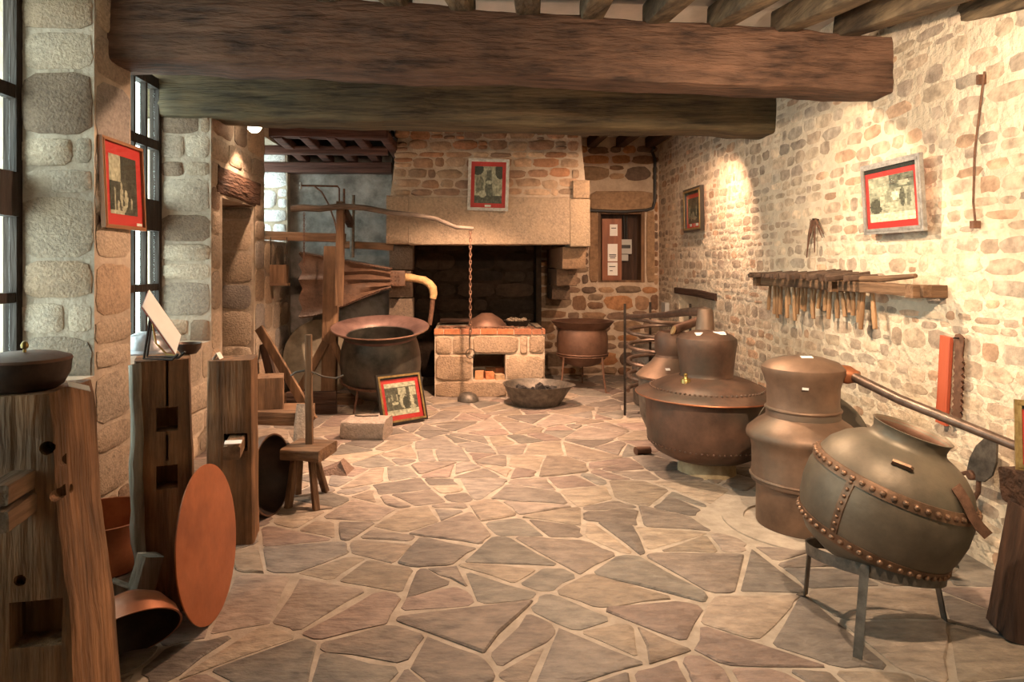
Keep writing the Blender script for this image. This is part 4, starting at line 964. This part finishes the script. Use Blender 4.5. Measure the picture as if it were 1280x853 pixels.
# ---- on the hearth
zt = .814
m = MB(); m.lathe([(.02,.17), (.07,.165), (.10,.145), (.19,.09), (.235,.03), (.24,0), (.23,0), (.18,.07), (.02,.15)], 36); o = m.build('metal_hood', M_['rust_copper']); o.location = (.235, 8.58, zt); tag(o, 'domed metal cover standing on the hearth under the chain', 'cover')
t = thing('fire_pan', 'iron pan of ashes with long handle on the right end of hearth', 'pan', (.62, 8.62, zt))
MB().lathe([(.02,0), (.12,.0), (.17,.07), (.175,.075), (.16,.065), (.11,.03), (.02,.03)], 32).build('pan', M_['iron'], t); MB().tube([(.14,-.10,.05), (.22,-.3,.0), (.26,-.40,.015)], .010, 6).build('handle', M_['iron'], t)
m = MB(); rnd = random.Random(8)
for k in range(50):
    a, r = rnd.uniform(0, 2*pi), .13*math.sqrt(rnd.random()); s = rnd.uniform(.008, .02)
    m.box(-s, s, -s, s, -s*.6, s*.6, T(r*cos(a), r*sin(a), .065+rnd.uniform(0, .02)) @ MX.Rotation(rnd.uniform(0, 6), 4, V((1, rnd.random(), 1))))
m.build('ashes', M_['ash'], t, smooth=False, kind='stuff')
o = MB(); timber(o, (-.30, 0, .075), (.24, 0, .085), .22, .04, 8, .012, .012); o = o.build('burnt_plank', M_['dark_x']); o.location = (-.06, 8.92, zt-.03); tag(o, 'flat charred slab lying at the back left of the hearth', 'plank')
for i, (a, b_, lab) in enumerate([((-.30,8.30), (-.05,8.36), 'thin iron rod lying at the left end of the hearth top'), ((.25,8.28), (.55,8.32), 'thin iron rod lying at the front middle of the hearth top'), ((-.20,8.42), (.0,8.30), 'short iron hook lying among ashes on the hearth top')]):
    o = MB().tube([(a[0],a[1],zt+.014), ((a[0]+b_[0])/2, (a[1]+b_[1])/2, zt+.02), (b_[0],b_[1],zt+.014)], .009, 6).build('iron_rod', M_['rust']); tag(o, lab, 'rod')
m = MB(); rnd = random.Random(12)
for k in range(120):
    s = rnd.uniform(.008, .022); m.box(-s, s, -s*.7, s*.7, -s*.5, s*.5, T(rnd.uniform(-.36,.85), rnd.uniform(8.26,8.5), zt+s*.4) @ RZ(rnd.uniform(0,180)) @ RX(rnd.uniform(-20,20)))
o = m.build('cinders', M_['rust'], smooth=False, kind='stuff'); tag(o, 'scattered reddish cinders along the front edge of the hearth top', 'cinders')
# poker lying against hearth front
t = thing('iron_ring', 'thin iron ring and rod hanging on the front of the hearth beside the opening', 'ring', (.0, 8.13, 0))
MB().torus(.055, .005, 24, 6, T(.03,.0,.53) @ RX(90)).build('ring', M_['iron'], t); MB().tube([(.02,.01,.80), (.02,0,.585)], .006, 6).build('rod', M_['iron'], t)

# ---- bellows frame
P7 = 7.80
t = thing('bellows_stand', 'wooden post frame on floor carrying the bellows and iron crank', 'frame', (-1.53, P7, 0))
def loc(p): return V(p) - V((-1.53, P7, 0))
def tim(name, mat, a, b_, wd, ht, seed=0, jit=.004, n=10, par=None):
    m = MB(); timber(m, loc(a), loc(b_), wd, ht, n, jit, .008, seed=seed); return m.build(name, mat, par or t)
tim('post', M_['oak_z'], at(411,499,P7)+V((0,0,.0)), at(415,308,P7), .13, .165, 1)
tim('upper_post', M_['oak_z'], at(424,382,P7-.12), at(426,252,P7-.12), .10, .085, 2)
tim('foot', M_['oak_x'], V((-2.15,P7,.06)), V((-1.20,P7-.02,.055)), .16, .11, 3)
tim('rail', M_['oak_x'], at(318,294,P7-.02), at(432,298,P7-.02), .06, .10, 4)
tim('rear_rail', M_['oak_x'], at(428,306,P7+.3), at(492,309,P7+.3), .06, .085, 5)
tim('brace', M_['oak_z'], at(372,494,P7-.05), at(407,428,P7-.05), .07, .09, 6)
tim('brace', M_['oak_z'], at(444,494,P7-.05), at(417,428,P7-.05), .07, .07, 7)
m = MB(); m.tube([loc(at(440,322,P7+.25)), loc(at(441,244,P7+.25))], .028, 8); m.build('iron_upright', M_['grey_iron'], t)
m = MB(); m.tube([loc(at(374,232,P7-.1)), loc(at(422,233,P7-.1)), loc(at(424,236,P7-.1)), loc(at(424,256,P7-.1))], .011, 8); m.build('crank_rod', M_['rust'], t)
m = MB(); pts = [at(393,233,P7-.13), at(402,240,P7-.13), at(411,256,P7-.13), at(418,276,P7-.13), at(423,298,P7-.13)]; m.tube([loc(p) for p in pts], .010, 8); m.build('curved_brace', M_['rust'], t)
m = MB(); m.tube([loc(at(376,228,P7-.1)), loc(at(376,236,P7-.1))], .014, 8); m.build('pin', M_['silver_frame'], t)
m = MB(); m.tube([loc(at(430,255,P7-.12)), loc(at(430,236,P7-.12))], .013, 8); m.build('peg', M_['rust'], t)
tim('catch_block', M_['dark_z'], at(429,262,P7-.1), at(438,280,P7+.2), .07, .10, 8)
# lever pole
m = MB(); pp = [(364,261), (380,261), (400,260), (425,258), (455,261), (490,265), (520,269), (545,275), (570,283), (592,286)]
m.tube([at(x, y, 7.60+.0*i) + V((0, 0, .012*sin(i*2.1))) for i, (x, y) in enumerate(pp)], [.040,.040,.037,.035,.033,.030,.028,.026,.023,.020], 10)
o = m.build('lever_pole', M_['branch']); tag(o, 'long crooked branch used as the bellows lever, reaching across the hood', 'pole')
def chain(name, lab, p0, p1, r, th, mat, step):
    p0, p1 = V(p0), V(p1); n = max(2, int((p1-p0).length/step)); m = MB()
    q = (p1-p0).to_track_quat('Z', 'Y').to_matrix().to_4x4()
    for i in range(n):
        c = p0.lerp(p1, (i+.5)/n); mm = q.copy(); mm.translation = c
        ring = [(r*.55*cos(a), 0, r*sin(a)*1.35) for a in [2*pi*k/8 for k in range(8)]]
        m.tube(ring, th, 5, mm @ RZ(90*(i % 2)), closed=True)
    o = m.build(name, mat); tag(o, lab, 'chain'); return o
chain('chain', 'long rusty chain hanging from the lever pole down over the hearth', at(588,288,7.60), at(588,407,7.60)+V((0,0,-.12)), .022, .006, M_['rust'], .042)
chain('chain', 'short chain hanging from the thick end of the lever pole beside the bellows', at(380,266,7.60), at(380,332,7.60), .015, .004, M_['rust'], .03)

# ---- bellows
t = thing('bellows', 'large leather forge bellows with studded pleats hung in the wooden frame', 'bellows', (-1.3, 8.0, 1.4))
YB0 = 8.20; xl, xr = (382-CX)*YB0/F, (507-CX)*YB0/F
def zpx(y): return CH - (y-HY)*YB0/F
def plan(s, ins=0):   # half width at fraction s along the length
    return (.19*(1-s)**.8 + .085) - ins
def board_z(k, s):
    zl = (zpx(317), zpx(349), zpx(394))[k]; zr = (zpx(340), zpx(349), zpx(357))[k]
    e = s*s*(3-2*s) if k == 2 else s; return zl + (zr-zl)*e
def ringpts(zf, ins, n=14):
    L = []; Rr = []
    for i in range(n+1):
        s = i/n; x = xl + (xr-xl)*s*.86; hw = plan(s*.86, ins)
        if i == 0: x += ins*.7
        L.append((x+1.3, YB0-8.0-hw, zf(s*.86)-1.4)); Rr.append((x+1.3, YB0-8.0+hw, zf(s*.86)-1.4))
    return L + Rr[::-1]
for k in range(3):
    m = MB(); hgt = .018; m.loft([ringpts(lambda s: board_z(k, s)-hgt, 0), ringpts(lambda s: board_z(k, s)+hgt, 0)])
    bd = m.build('board', M_['leather'], t)
    m = MB(); 
    for i in range(30):
        s = i/29*.86; x = xl+(xr-xl)*s; m.rivet((x+1.3, YB0-8.0-plan(s)-.002, board_z(k, s)-1.4), (0,-1,0), .011, .010)
    m.build('studs', M_['rust'], bd, kind='stuff')
for a, b_, nn in ((0, 1, 2), (1, 2, 2)):
    rows = []
    for j in range(nn*2+1):
        f = j/(nn*2); ins = .03 if j % 2 else -.02
        rows.append(ringpts(lambda s: board_z(a, s)*(1-f) + board_z(b_, s)*f + .022*sin(9*s+3*f+a*2)*sin(pi*f), ins))
    m = MB(); m.loft(rows, cap=False); m.build('leather', M_['leather'], t, angle=80)
xb = (484-CX)*YB0/F; m = MB(); timber(m, (xb+1.3-.04, .20, zpx(348)-1.4), (xr+1.3, .20, zpx(348)-1.4), .20, .19, 6, .003, .012); m.build('nozzle_block', M_['leather'], t)
m = MB()
for j in range(4):
    for i in range(5): m.rivet((xb+1.3-.01+.04*i, .098, zpx(348)-1.4-.07+.047*j), (0,-1,0), .008, .008)
m.build('studs', M_['rust'], t, kind='stuff')
pp = [(506,347), (514,348), (522,349), (530,351), (537,355), (541,361), (542,368), (541,374)]
m = MB(); m.tube([V(at(x, y, YB0)) - V((-1.3,8.0,1.4)) + V((0,0,.006*(i%2))) for i, (x, y) in enumerate(pp)], [.047,.05,.045,.05,.048,.052,.047,.04], 12); m.build('wrapped_hose', M_['cloth'], t, label='hose wrapped in pale cloth')
m = MB(); m.tube([V(at(x, y, YB0+.02*i)) - V((-1.3,8.0,1.4)) for i, (x, y) in enumerate([(541,372), (540,385), (537,406)])], [.03,.028,.028], 10); m.build('air_pipe', M_['rust'], t)

# ---- large pale pan leaning at the back and planks
o = MB().lathe([(.02,.0), (.36,.0), (.43,.045), (.455,.06), (.45,.068), (.40,.05), (.34,.014), (.02,.012)], 56).build('wide_pan', M_['pale_tin']); o.matrix_world = T(-1.77, 8.28, .47) @ RZ(12) @ RX(78); tag(o, 'wide pale metal pan leaning upright behind the bellows post', 'pan')
for i, (a, b_, wd, lab) in enumerate([((-2.16,7.05,.94), (-1.55,6.85,.03), .10, 'long plank leaning steeply from pier down towards stone slab'), ((-2.17,7.25,.75), (-1.95,7.1,.03), .13, 'short dark plank leaning on the left wall behind the long plank')]):
    m = MB(); timber(m, a, b_, .035, wd, 10, .004, .006, seed=50+i); o = m.build('plank', M_['oak_z'] if i == 0 else M_['dark_z']); tag(o, lab, 'plank')
m = MB(); timber(m, (-1.92,7.24,.12), (-1.40,7.28,.12), .08, .24, 8, .004, .01, seed=60); o = m.build('plank', M_['dark_x']); tag(o, 'dark plank standing on edge on the floor behind the wooden bench', 'plank')
t = thing('hanging_basket', 'small hanging wooden box shelf under the bellows rail by left wall', 'box', (-2.14, 7.72, 1.40))
MB().box(-.09,.10,-.05,.03,-.02,.19).build('panel', M_['oak_z'], t, smooth=False); MB().box(-.11,.12,-.07,.04,-.045,-.02).build('ledge', M_['oak_x'], t, smooth=False)
for x in (-.085, .095): MB().tube([(x,-.03,.19), (x,-.02,.50)], .006, 6).build('cord', M_['iron'], t)

# ---- stone block, slab, wedge
m = MB(); timber(m, (-1.14,6.36,.085), (-.74,6.30,.085), .32, .165, 8, .018, .03, freq=4, seed=70); o = m.build('stone_block', M_['granite'], tint=(.36,.29,.24)); tag(o, 'rough pale rectangular stone block lying on floor left of the picture', 'stone')
m = MB(); timber(m, (-1.38,5.62,.01), (-1.36,5.72,.42), .25, .10, 8, .012, .03, freq=5, seed=71, up=(1,0,0)); o = m.build('stone_slab', M_['granite'], tint=(.42,.36,.30)); tag(o, 'pale stone slab standing upright on floor behind the low stool', 'stone')
m = MB(); m.hexa([(-.15,-.09,0), (.12,-.10,0), (.15,.08,0), (-.12,.09,0), (.04,-.03,.07), (.06,-.05,.10), (.07,.03,.10), (.04,.02,.08)]); o = m.build('stone_wedge', M_['granite'], smooth=False, tint=(.20,.13,.10)); o.location = (-1.03, 5.24, 0); tag(o, 'small brown wedge-shaped stone on floor behind the stool', 'stone')
m = MB(); m.tube([(-1.06,6.40,.176), (-.98,6.36,.18), (-.84,6.40,.176)], .006, 6); o = m.build('iron_rod', M_['iron']); tag(o, 'thin iron rod lying on top of the pale stone block', 'rod')

# ---- bench with timber cube, low stool with stake
t = thing('work_bench', 'heavy low wooden bench of one thick plank behind the timber posts', 'bench', (-1.62, 5.95, 0))
m = MB(); timber(m, (-.42,0,.295), (.245,-.03,.295), .38, .115, 10, .006, .012, seed=80); m.build('plank_top', M_['oak_x'], t)
for x, y in ((.18,-.1), (.13,.12), (-.34,-.1), (-.34,.12)):
    m = MB(); timber(m, (x+.02, y*1.15, 0), (x, y, .25), .055, .06, 5, .003, .008, seed=int(x*100)); m.build('leg', M_['oak_z'], t)
m = MB(); timber(m, (0,0,0), (0,0,.265), .26, .26, 8, .004, .008, seed=84); o = m.build('timber_cube', M_['oak_z']); o.location = (-1.74, 5.95, .357); o.rotation_euler = (0,0,R(14)); tag(o, 'squared wooden block standing on the heavy bench', 'block')
t = thing('low_stool', 'low rustic wooden stool with splayed legs in front of the stone slab', 'stool', (-1.085, 4.58, 0))
m = MB(); timber(m, (-.11,.02,.352), (.155,-.04,.352), .30, .075, 10, .006, .016, seed=85); m.build('seat', M_['oak_x'], t)
for (x0, y0, x1, y1) in ((.055,-.09,.10,-.15), (.04,.04,.09,.20), (-.06,-.07,-.09,-.12), (-.06,.08,-.09,.14)):
    m = MB(); timber(m, (x1, y1, 0), (x0, y0, .33), .042, .045, 6, .003, .008, seed=int(x0*99)); m.build('leg', M_['oak_z'], t)
t = thing('stake', 'tall thin weathered wooden stake standing on the low stool', 'stake', (-1.065, 4.58, .388))
m = MB(); timber(m, (.0,.0,0), (-.005,.0,.735), .045, .05, 12, .003, .008, seed=90, t1=.85); m.build('shaft', M_['oak_z'], t)
pp = [(-.125,.0,.46), (-.09,.0,.485), (-.03,.0,.495), (.03,-.01,.485), (.10,-.01,.455), (.18,-.01,.445), (.23,-.01,.465)]
m = MB(); m.tube(pp, .007, 6); m.build('wire', M_['grey_iron'], t, label='bent grey wire through the stake')

# ---- copper pan on its edge
m = MB(); m.lathe([(.02,-.20), (.12,-.19), (.20,-.14), (.24,-.06), (.25,.0), (.255,.012), (.245,.012), (.235,-.05), (.19,-.13), (.11,-.175), (.02,-.185)], 52)
o = m.build('deep_pan', M_['rust_copper']); MB().lathe([(.244,.0115), (.234,-.05), (.189,-.128), (.109,-.172), (.01,-.182)], 52, cap=False).build('inside', M_['tin_dark'], o, label='dark inside'); o.matrix_world = T(-1.262, 4.37, .252) @ RZ(-12) @ RY(86); tag(o, 'deep dark copper pan standing on its edge behind the far timber post', 'pan')

# ================================================================== LEFT FOREGROUND: timber posts
def post(label, loc_, wd, dp, ht, rotz, lean, holes, seed, mat, taper=.9, jit=.012):
    t = thing('timber_post', label, 'post', loc_, (0,0,R(rotz)))
    m = MB(); timber(m, (0,0,0), (lean[0], lean[1], ht), wd, dp, 22, jit, .03, freq=2.2, seed=seed, up=(0,1,0), t0=1.0, t1=taper)
    o = m.build('timber', mat, t)
    if holes:
        c = MB()
        for h_ in holes: c.box(*h_) if len(h_) == 6 else c.tube(h_[0], h_[1], 12)
        cut(o, c)
    return t
p1 = post('tall weathered timber post with mortises in the left foreground, carrying a lidded pan', (-1.475, 2.30, 0), .47, .40, 1.175, 9, (-.06, 0),
          [(.02,.17,-.3,-.08,.40,.545),
           ([(.13,-.3,1.02),(.12,-.10,1.02)], .022), ([(.195,-.3,.965),(.16,-.10,.965)], .02), ([(.165,-.3,.87),(.15,-.12,.87)], .02), ([(.05,-.3,.64),(.05,-.13,.60)], .018),
           ([(.3,-.09,1.05),(.15,-.09,1.05)], .016), ([(.35,-.08,.86),(.15,-.08,.86)], .016)], 1, M_['post_z'], .84, .016)
for i, (z, x) in enumerate(((.925,.05), (.855,.06))):
    m = MB(); timber(m, (x, -.33-.02*i, z), (x+.005, -.17, z), .075, .06, 4, .004, .008, seed=100+i); o = m.build('tenon', M_['oak_y'], p1)
p2 = post('cracked timber post with two square mortises and pale left edge, carrying a small easel', (-1.42, 3.22, 0), .255, .235, 1.16, 24, (-.02, 0),
          [(-.045,.045,-.3,.0,.835,.945), (-.045,.045,-.3,.0,.57,.68), (-.006,.006,-.3,-.05,.95,1.2), (-.006,.006,-.3,-.07,.70,.82), ([(.3,-.03,.93),(.05,-.03,.93)], .02)], 2, M_['post_z'], .92)
m = MB(); timber(m, (-.11, -.155, .0), (-.135, -.09, 1.14), .05, .06, 16, .016, .02, freq=5, seed=12); m.build('window_lit_edge', M_['grey_wood'], p2, label='pale strip painted as the window-lit edge')  # pale strip puts the window light on this edge into the colour
p3 = post('broad smooth timber post with a wedge block in its side, farthest of the three posts', (-1.37, 3.98, 0), .265, .27, 1.05, 10, (-.0, 0), [(-.03,.10,-.3,-.05,.54,.64)], 5, M_['post_z'], .93, .006)
m = MB(); timber(m, (.035,-.28,.57), (.04,-.06,.595), .09, .075, 4, .003, .008, seed=110); m.build('wedge_block', M_['oak_y'], p3)
def label_at(M, lab, w_=.06, h_=.045):
    o = card(M, w_, h_).build('paper_label', M_['paper'], smooth=False); tag(o, lab, 'label'); return o
o = MB().box(-.045,.045,-.025,.025,0,.002).build('paper_label', M_['paper'], smooth=False); o.matrix_world = T(-1.28, 3.72, .627) @ RZ(12) @ RX(8); tag(o, 'white paper label lying on the wedge block of the far post', 'label')
m = MB(); m.hexa([(-.022,-.03,0),(-.02,-.03,0),(-.02,.03,0),(-.022,.03,0),(-.001,-.03,.036),(.001,-.03,.036),(.001,.03,.036),(-.001,.03,.036)]); m.hexa([(.020,-.03,0),(.022,-.03,0),(.022,.03,0),(.020,.03,0),(-.001,-.03,.036),(.001,-.03,.036),(.001,.03,.036),(-.001,.03,.036)])
o = m.build('paper_label', M_['paper'], smooth=False); o.location = (-1.44, 3.93, 1.054); tag(o, 'small folded white paper label on top of the far timber post', 'label')
# loose timber scraps at the foot of post 2
m = MB(); timber(m, (-1.455, 2.93, .01), (-1.395, 3.0, .325), .085, .09, 8, .006, .01, seed=120); o = m.build('wood_offcut', M_['grey_wood']); tag(o, 'grey squared wood offcut leaning on the foot of the cracked post', 'offcut')
m = MB(); timber(m, (-1.62, 2.90, .02), (-1.50, 2.95, .22), .06, .07, 6, .006, .01, seed=121); o = m.build('wood_offcut', M_['grey_wood']); tag(o, 'short grey wood offcut beside the left of the leaning offcut', 'offcut')

# lidded pan on post 1
t = thing('lidded_pan', 'shallow dark red pan with flat lid and small knob on the nearest post', 'pan', (-1.475, 2.27, 1.178))
MB().lathe([(.02,0), (.085,.0), (.115,.02), (.135,.06), (.140,.105), (.136,.105), (.128,.06), (.10,.02), (.02,.012)], 44).build('pan', M_['pan_dark'], t)
MB().lathe([(.02,.128), (.10,.124), (.137,.112), (.142,.104), (.138,.100), (.10,.112), (.02,.116)], 44).build('lid', M_['rust_copper'], t)
MB().lathe([(.006,.125), (.005,.138), (.011,.143), (.0125,.152), (.008,.162), (.002,.165)], 16).build('knob', M_['brass'], t)
o = MB().box(-.035,.035,-.02,.02,0,.002).build('paper_label', M_['paper'], smooth=False); o.matrix_world = T(-1.30, 2.28, 1.19) @ RY(28) @ RZ(40); tag(o, 'small white paper label beside the lidded pan on the nearest post', 'label')

# easel with white information panel on post 2
t = thing('panel_easel', 'little black iron easel holding a tilted white panel on the cracked post', 'easel', (-1.44, 3.20, 1.162))
def e(p): return V(p) - V((-1.44, 3.20, 1.162))
a0, a1, b0, b1 = V((-1.475,3.09,1.405)), V((-1.515,3.24,1.475)), V((-1.312,3.06,1.195)), V((-1.352,3.21,1.262))
nn = (a1-a0).cross(b0-a0).normalized()
if nn.x < 0: nn = -nn
m = MB(); q = [e(p) for p in (a0, a1, b1, b0)]; m.hexa([p - nn*.006 for p in q] + [p for p in q]); m.build('board', M_['saw_red'], t, smooth=False)
m = MB(); q2 = [p + nn*.0005 for p in q]; m.hexa(q2 + [p + nn*.0025 for p in q2]); m.build('sheet', M_['paper'], t, smooth=False, label='white printed sheet')
for s in (0, 1):
    tp = e(a0.lerp(a1, .25+.5*s).lerp(b0.lerp(b1, .25+.5*s), .25)) - nn*.010
    m = MB(); m.tube([tp, V((tp.x-.03, tp.y, .004)), V((.10, tp.y-.03, .004)), V((.128, tp.y-.03, .03))], .006, 6); m.build('leg', M_['iron'], t)
m = MB(); m.tube([V((-.03,-.02,.16)), V((-.01,-.03,.07)), V((.05,-.05,.02)), V((.10,-.05,.015))], .005, 6); m.build('curved_stay', M_['brass'], t)
o = MB().lathe([(.012,0), (.035,.004), (.055,.03), (.06,.055), (.056,.055), (.03,.012), (.012,.01)], 28).build('small_bowl', M_['pan_dark']); o.location = (-1.35, 3.30, 1.162); tag(o, 'tiny dark bowl on the cracked post behind the white panel', 'bowl')
m = MB(); m.lathe([(.02,.16), (.07,.155), (.12,.13), (.15,.08), (.16,.03), (.19,.012), (.19,.0), (.02,.0)], 40); o = m.build('pewter_dome', M_['pewter']); o.location = (-2.42, 5.15, .93); tag(o, 'grey metal dome cover on the window sill behind the cracked post', 'cover')

# red disc leaning, bowls on the floor
o = MB().lathe([(.02,-.008), (.32,-.008), (.342,-.003), (.342,.003), (.32,.008), (.02,.008)], 64).build('round_disc', M_['disc_red']); o.matrix_world = T(-1.175, 3.09, .34) @ RY(84) @ RZ(0); tag(o, 'large thin reddish-brown round disc leaning on edge against the cracked post', 'disc')
m = MB(); m.lathe([(.02,-.22), (.12,-.21), (.21,-.15), (.27,-.06), (.285,.0), (.29,.01), (.278,.01), (.262,-.05), (.20,-.14), (.11,-.195), (.02,-.20)], 56)
o = m.build('round_bowl', M_['copper_red'])
ax = V((.45, -.62, -.65)).normalized(); q = ax.to_track_quat('Z', 'Y').to_matrix().to_4x4(); q.translation = V((-1.335, 2.70, .135)); o.matrix_world = q @ MX.Scale(.66, 4)
MB().lathe([(.277,.0095), (.261,-.05), (.199,-.138), (.109,-.193), (.01,-.197)], 56, cap=False).build('inside', M_['tin_dark'], o, label='dark inside')
tag(o, 'round copper bowl lying tipped on the floor against the nearest post', 'bowl')
m = MB(); m.lathe([(.02,0), (.20,0), (.225,.02), (.25,.15), (.262,.27), (.27,.275), (.255,.275), (.24,.14), (.21,.03), (.02,.014)], 48); o = m.build('deep_copper_pan', M_['copper_red']); o.location = (-1.93, 3.62, 0); tag(o, 'bright orange-red copper pan on floor between the two nearer posts', 'pan')
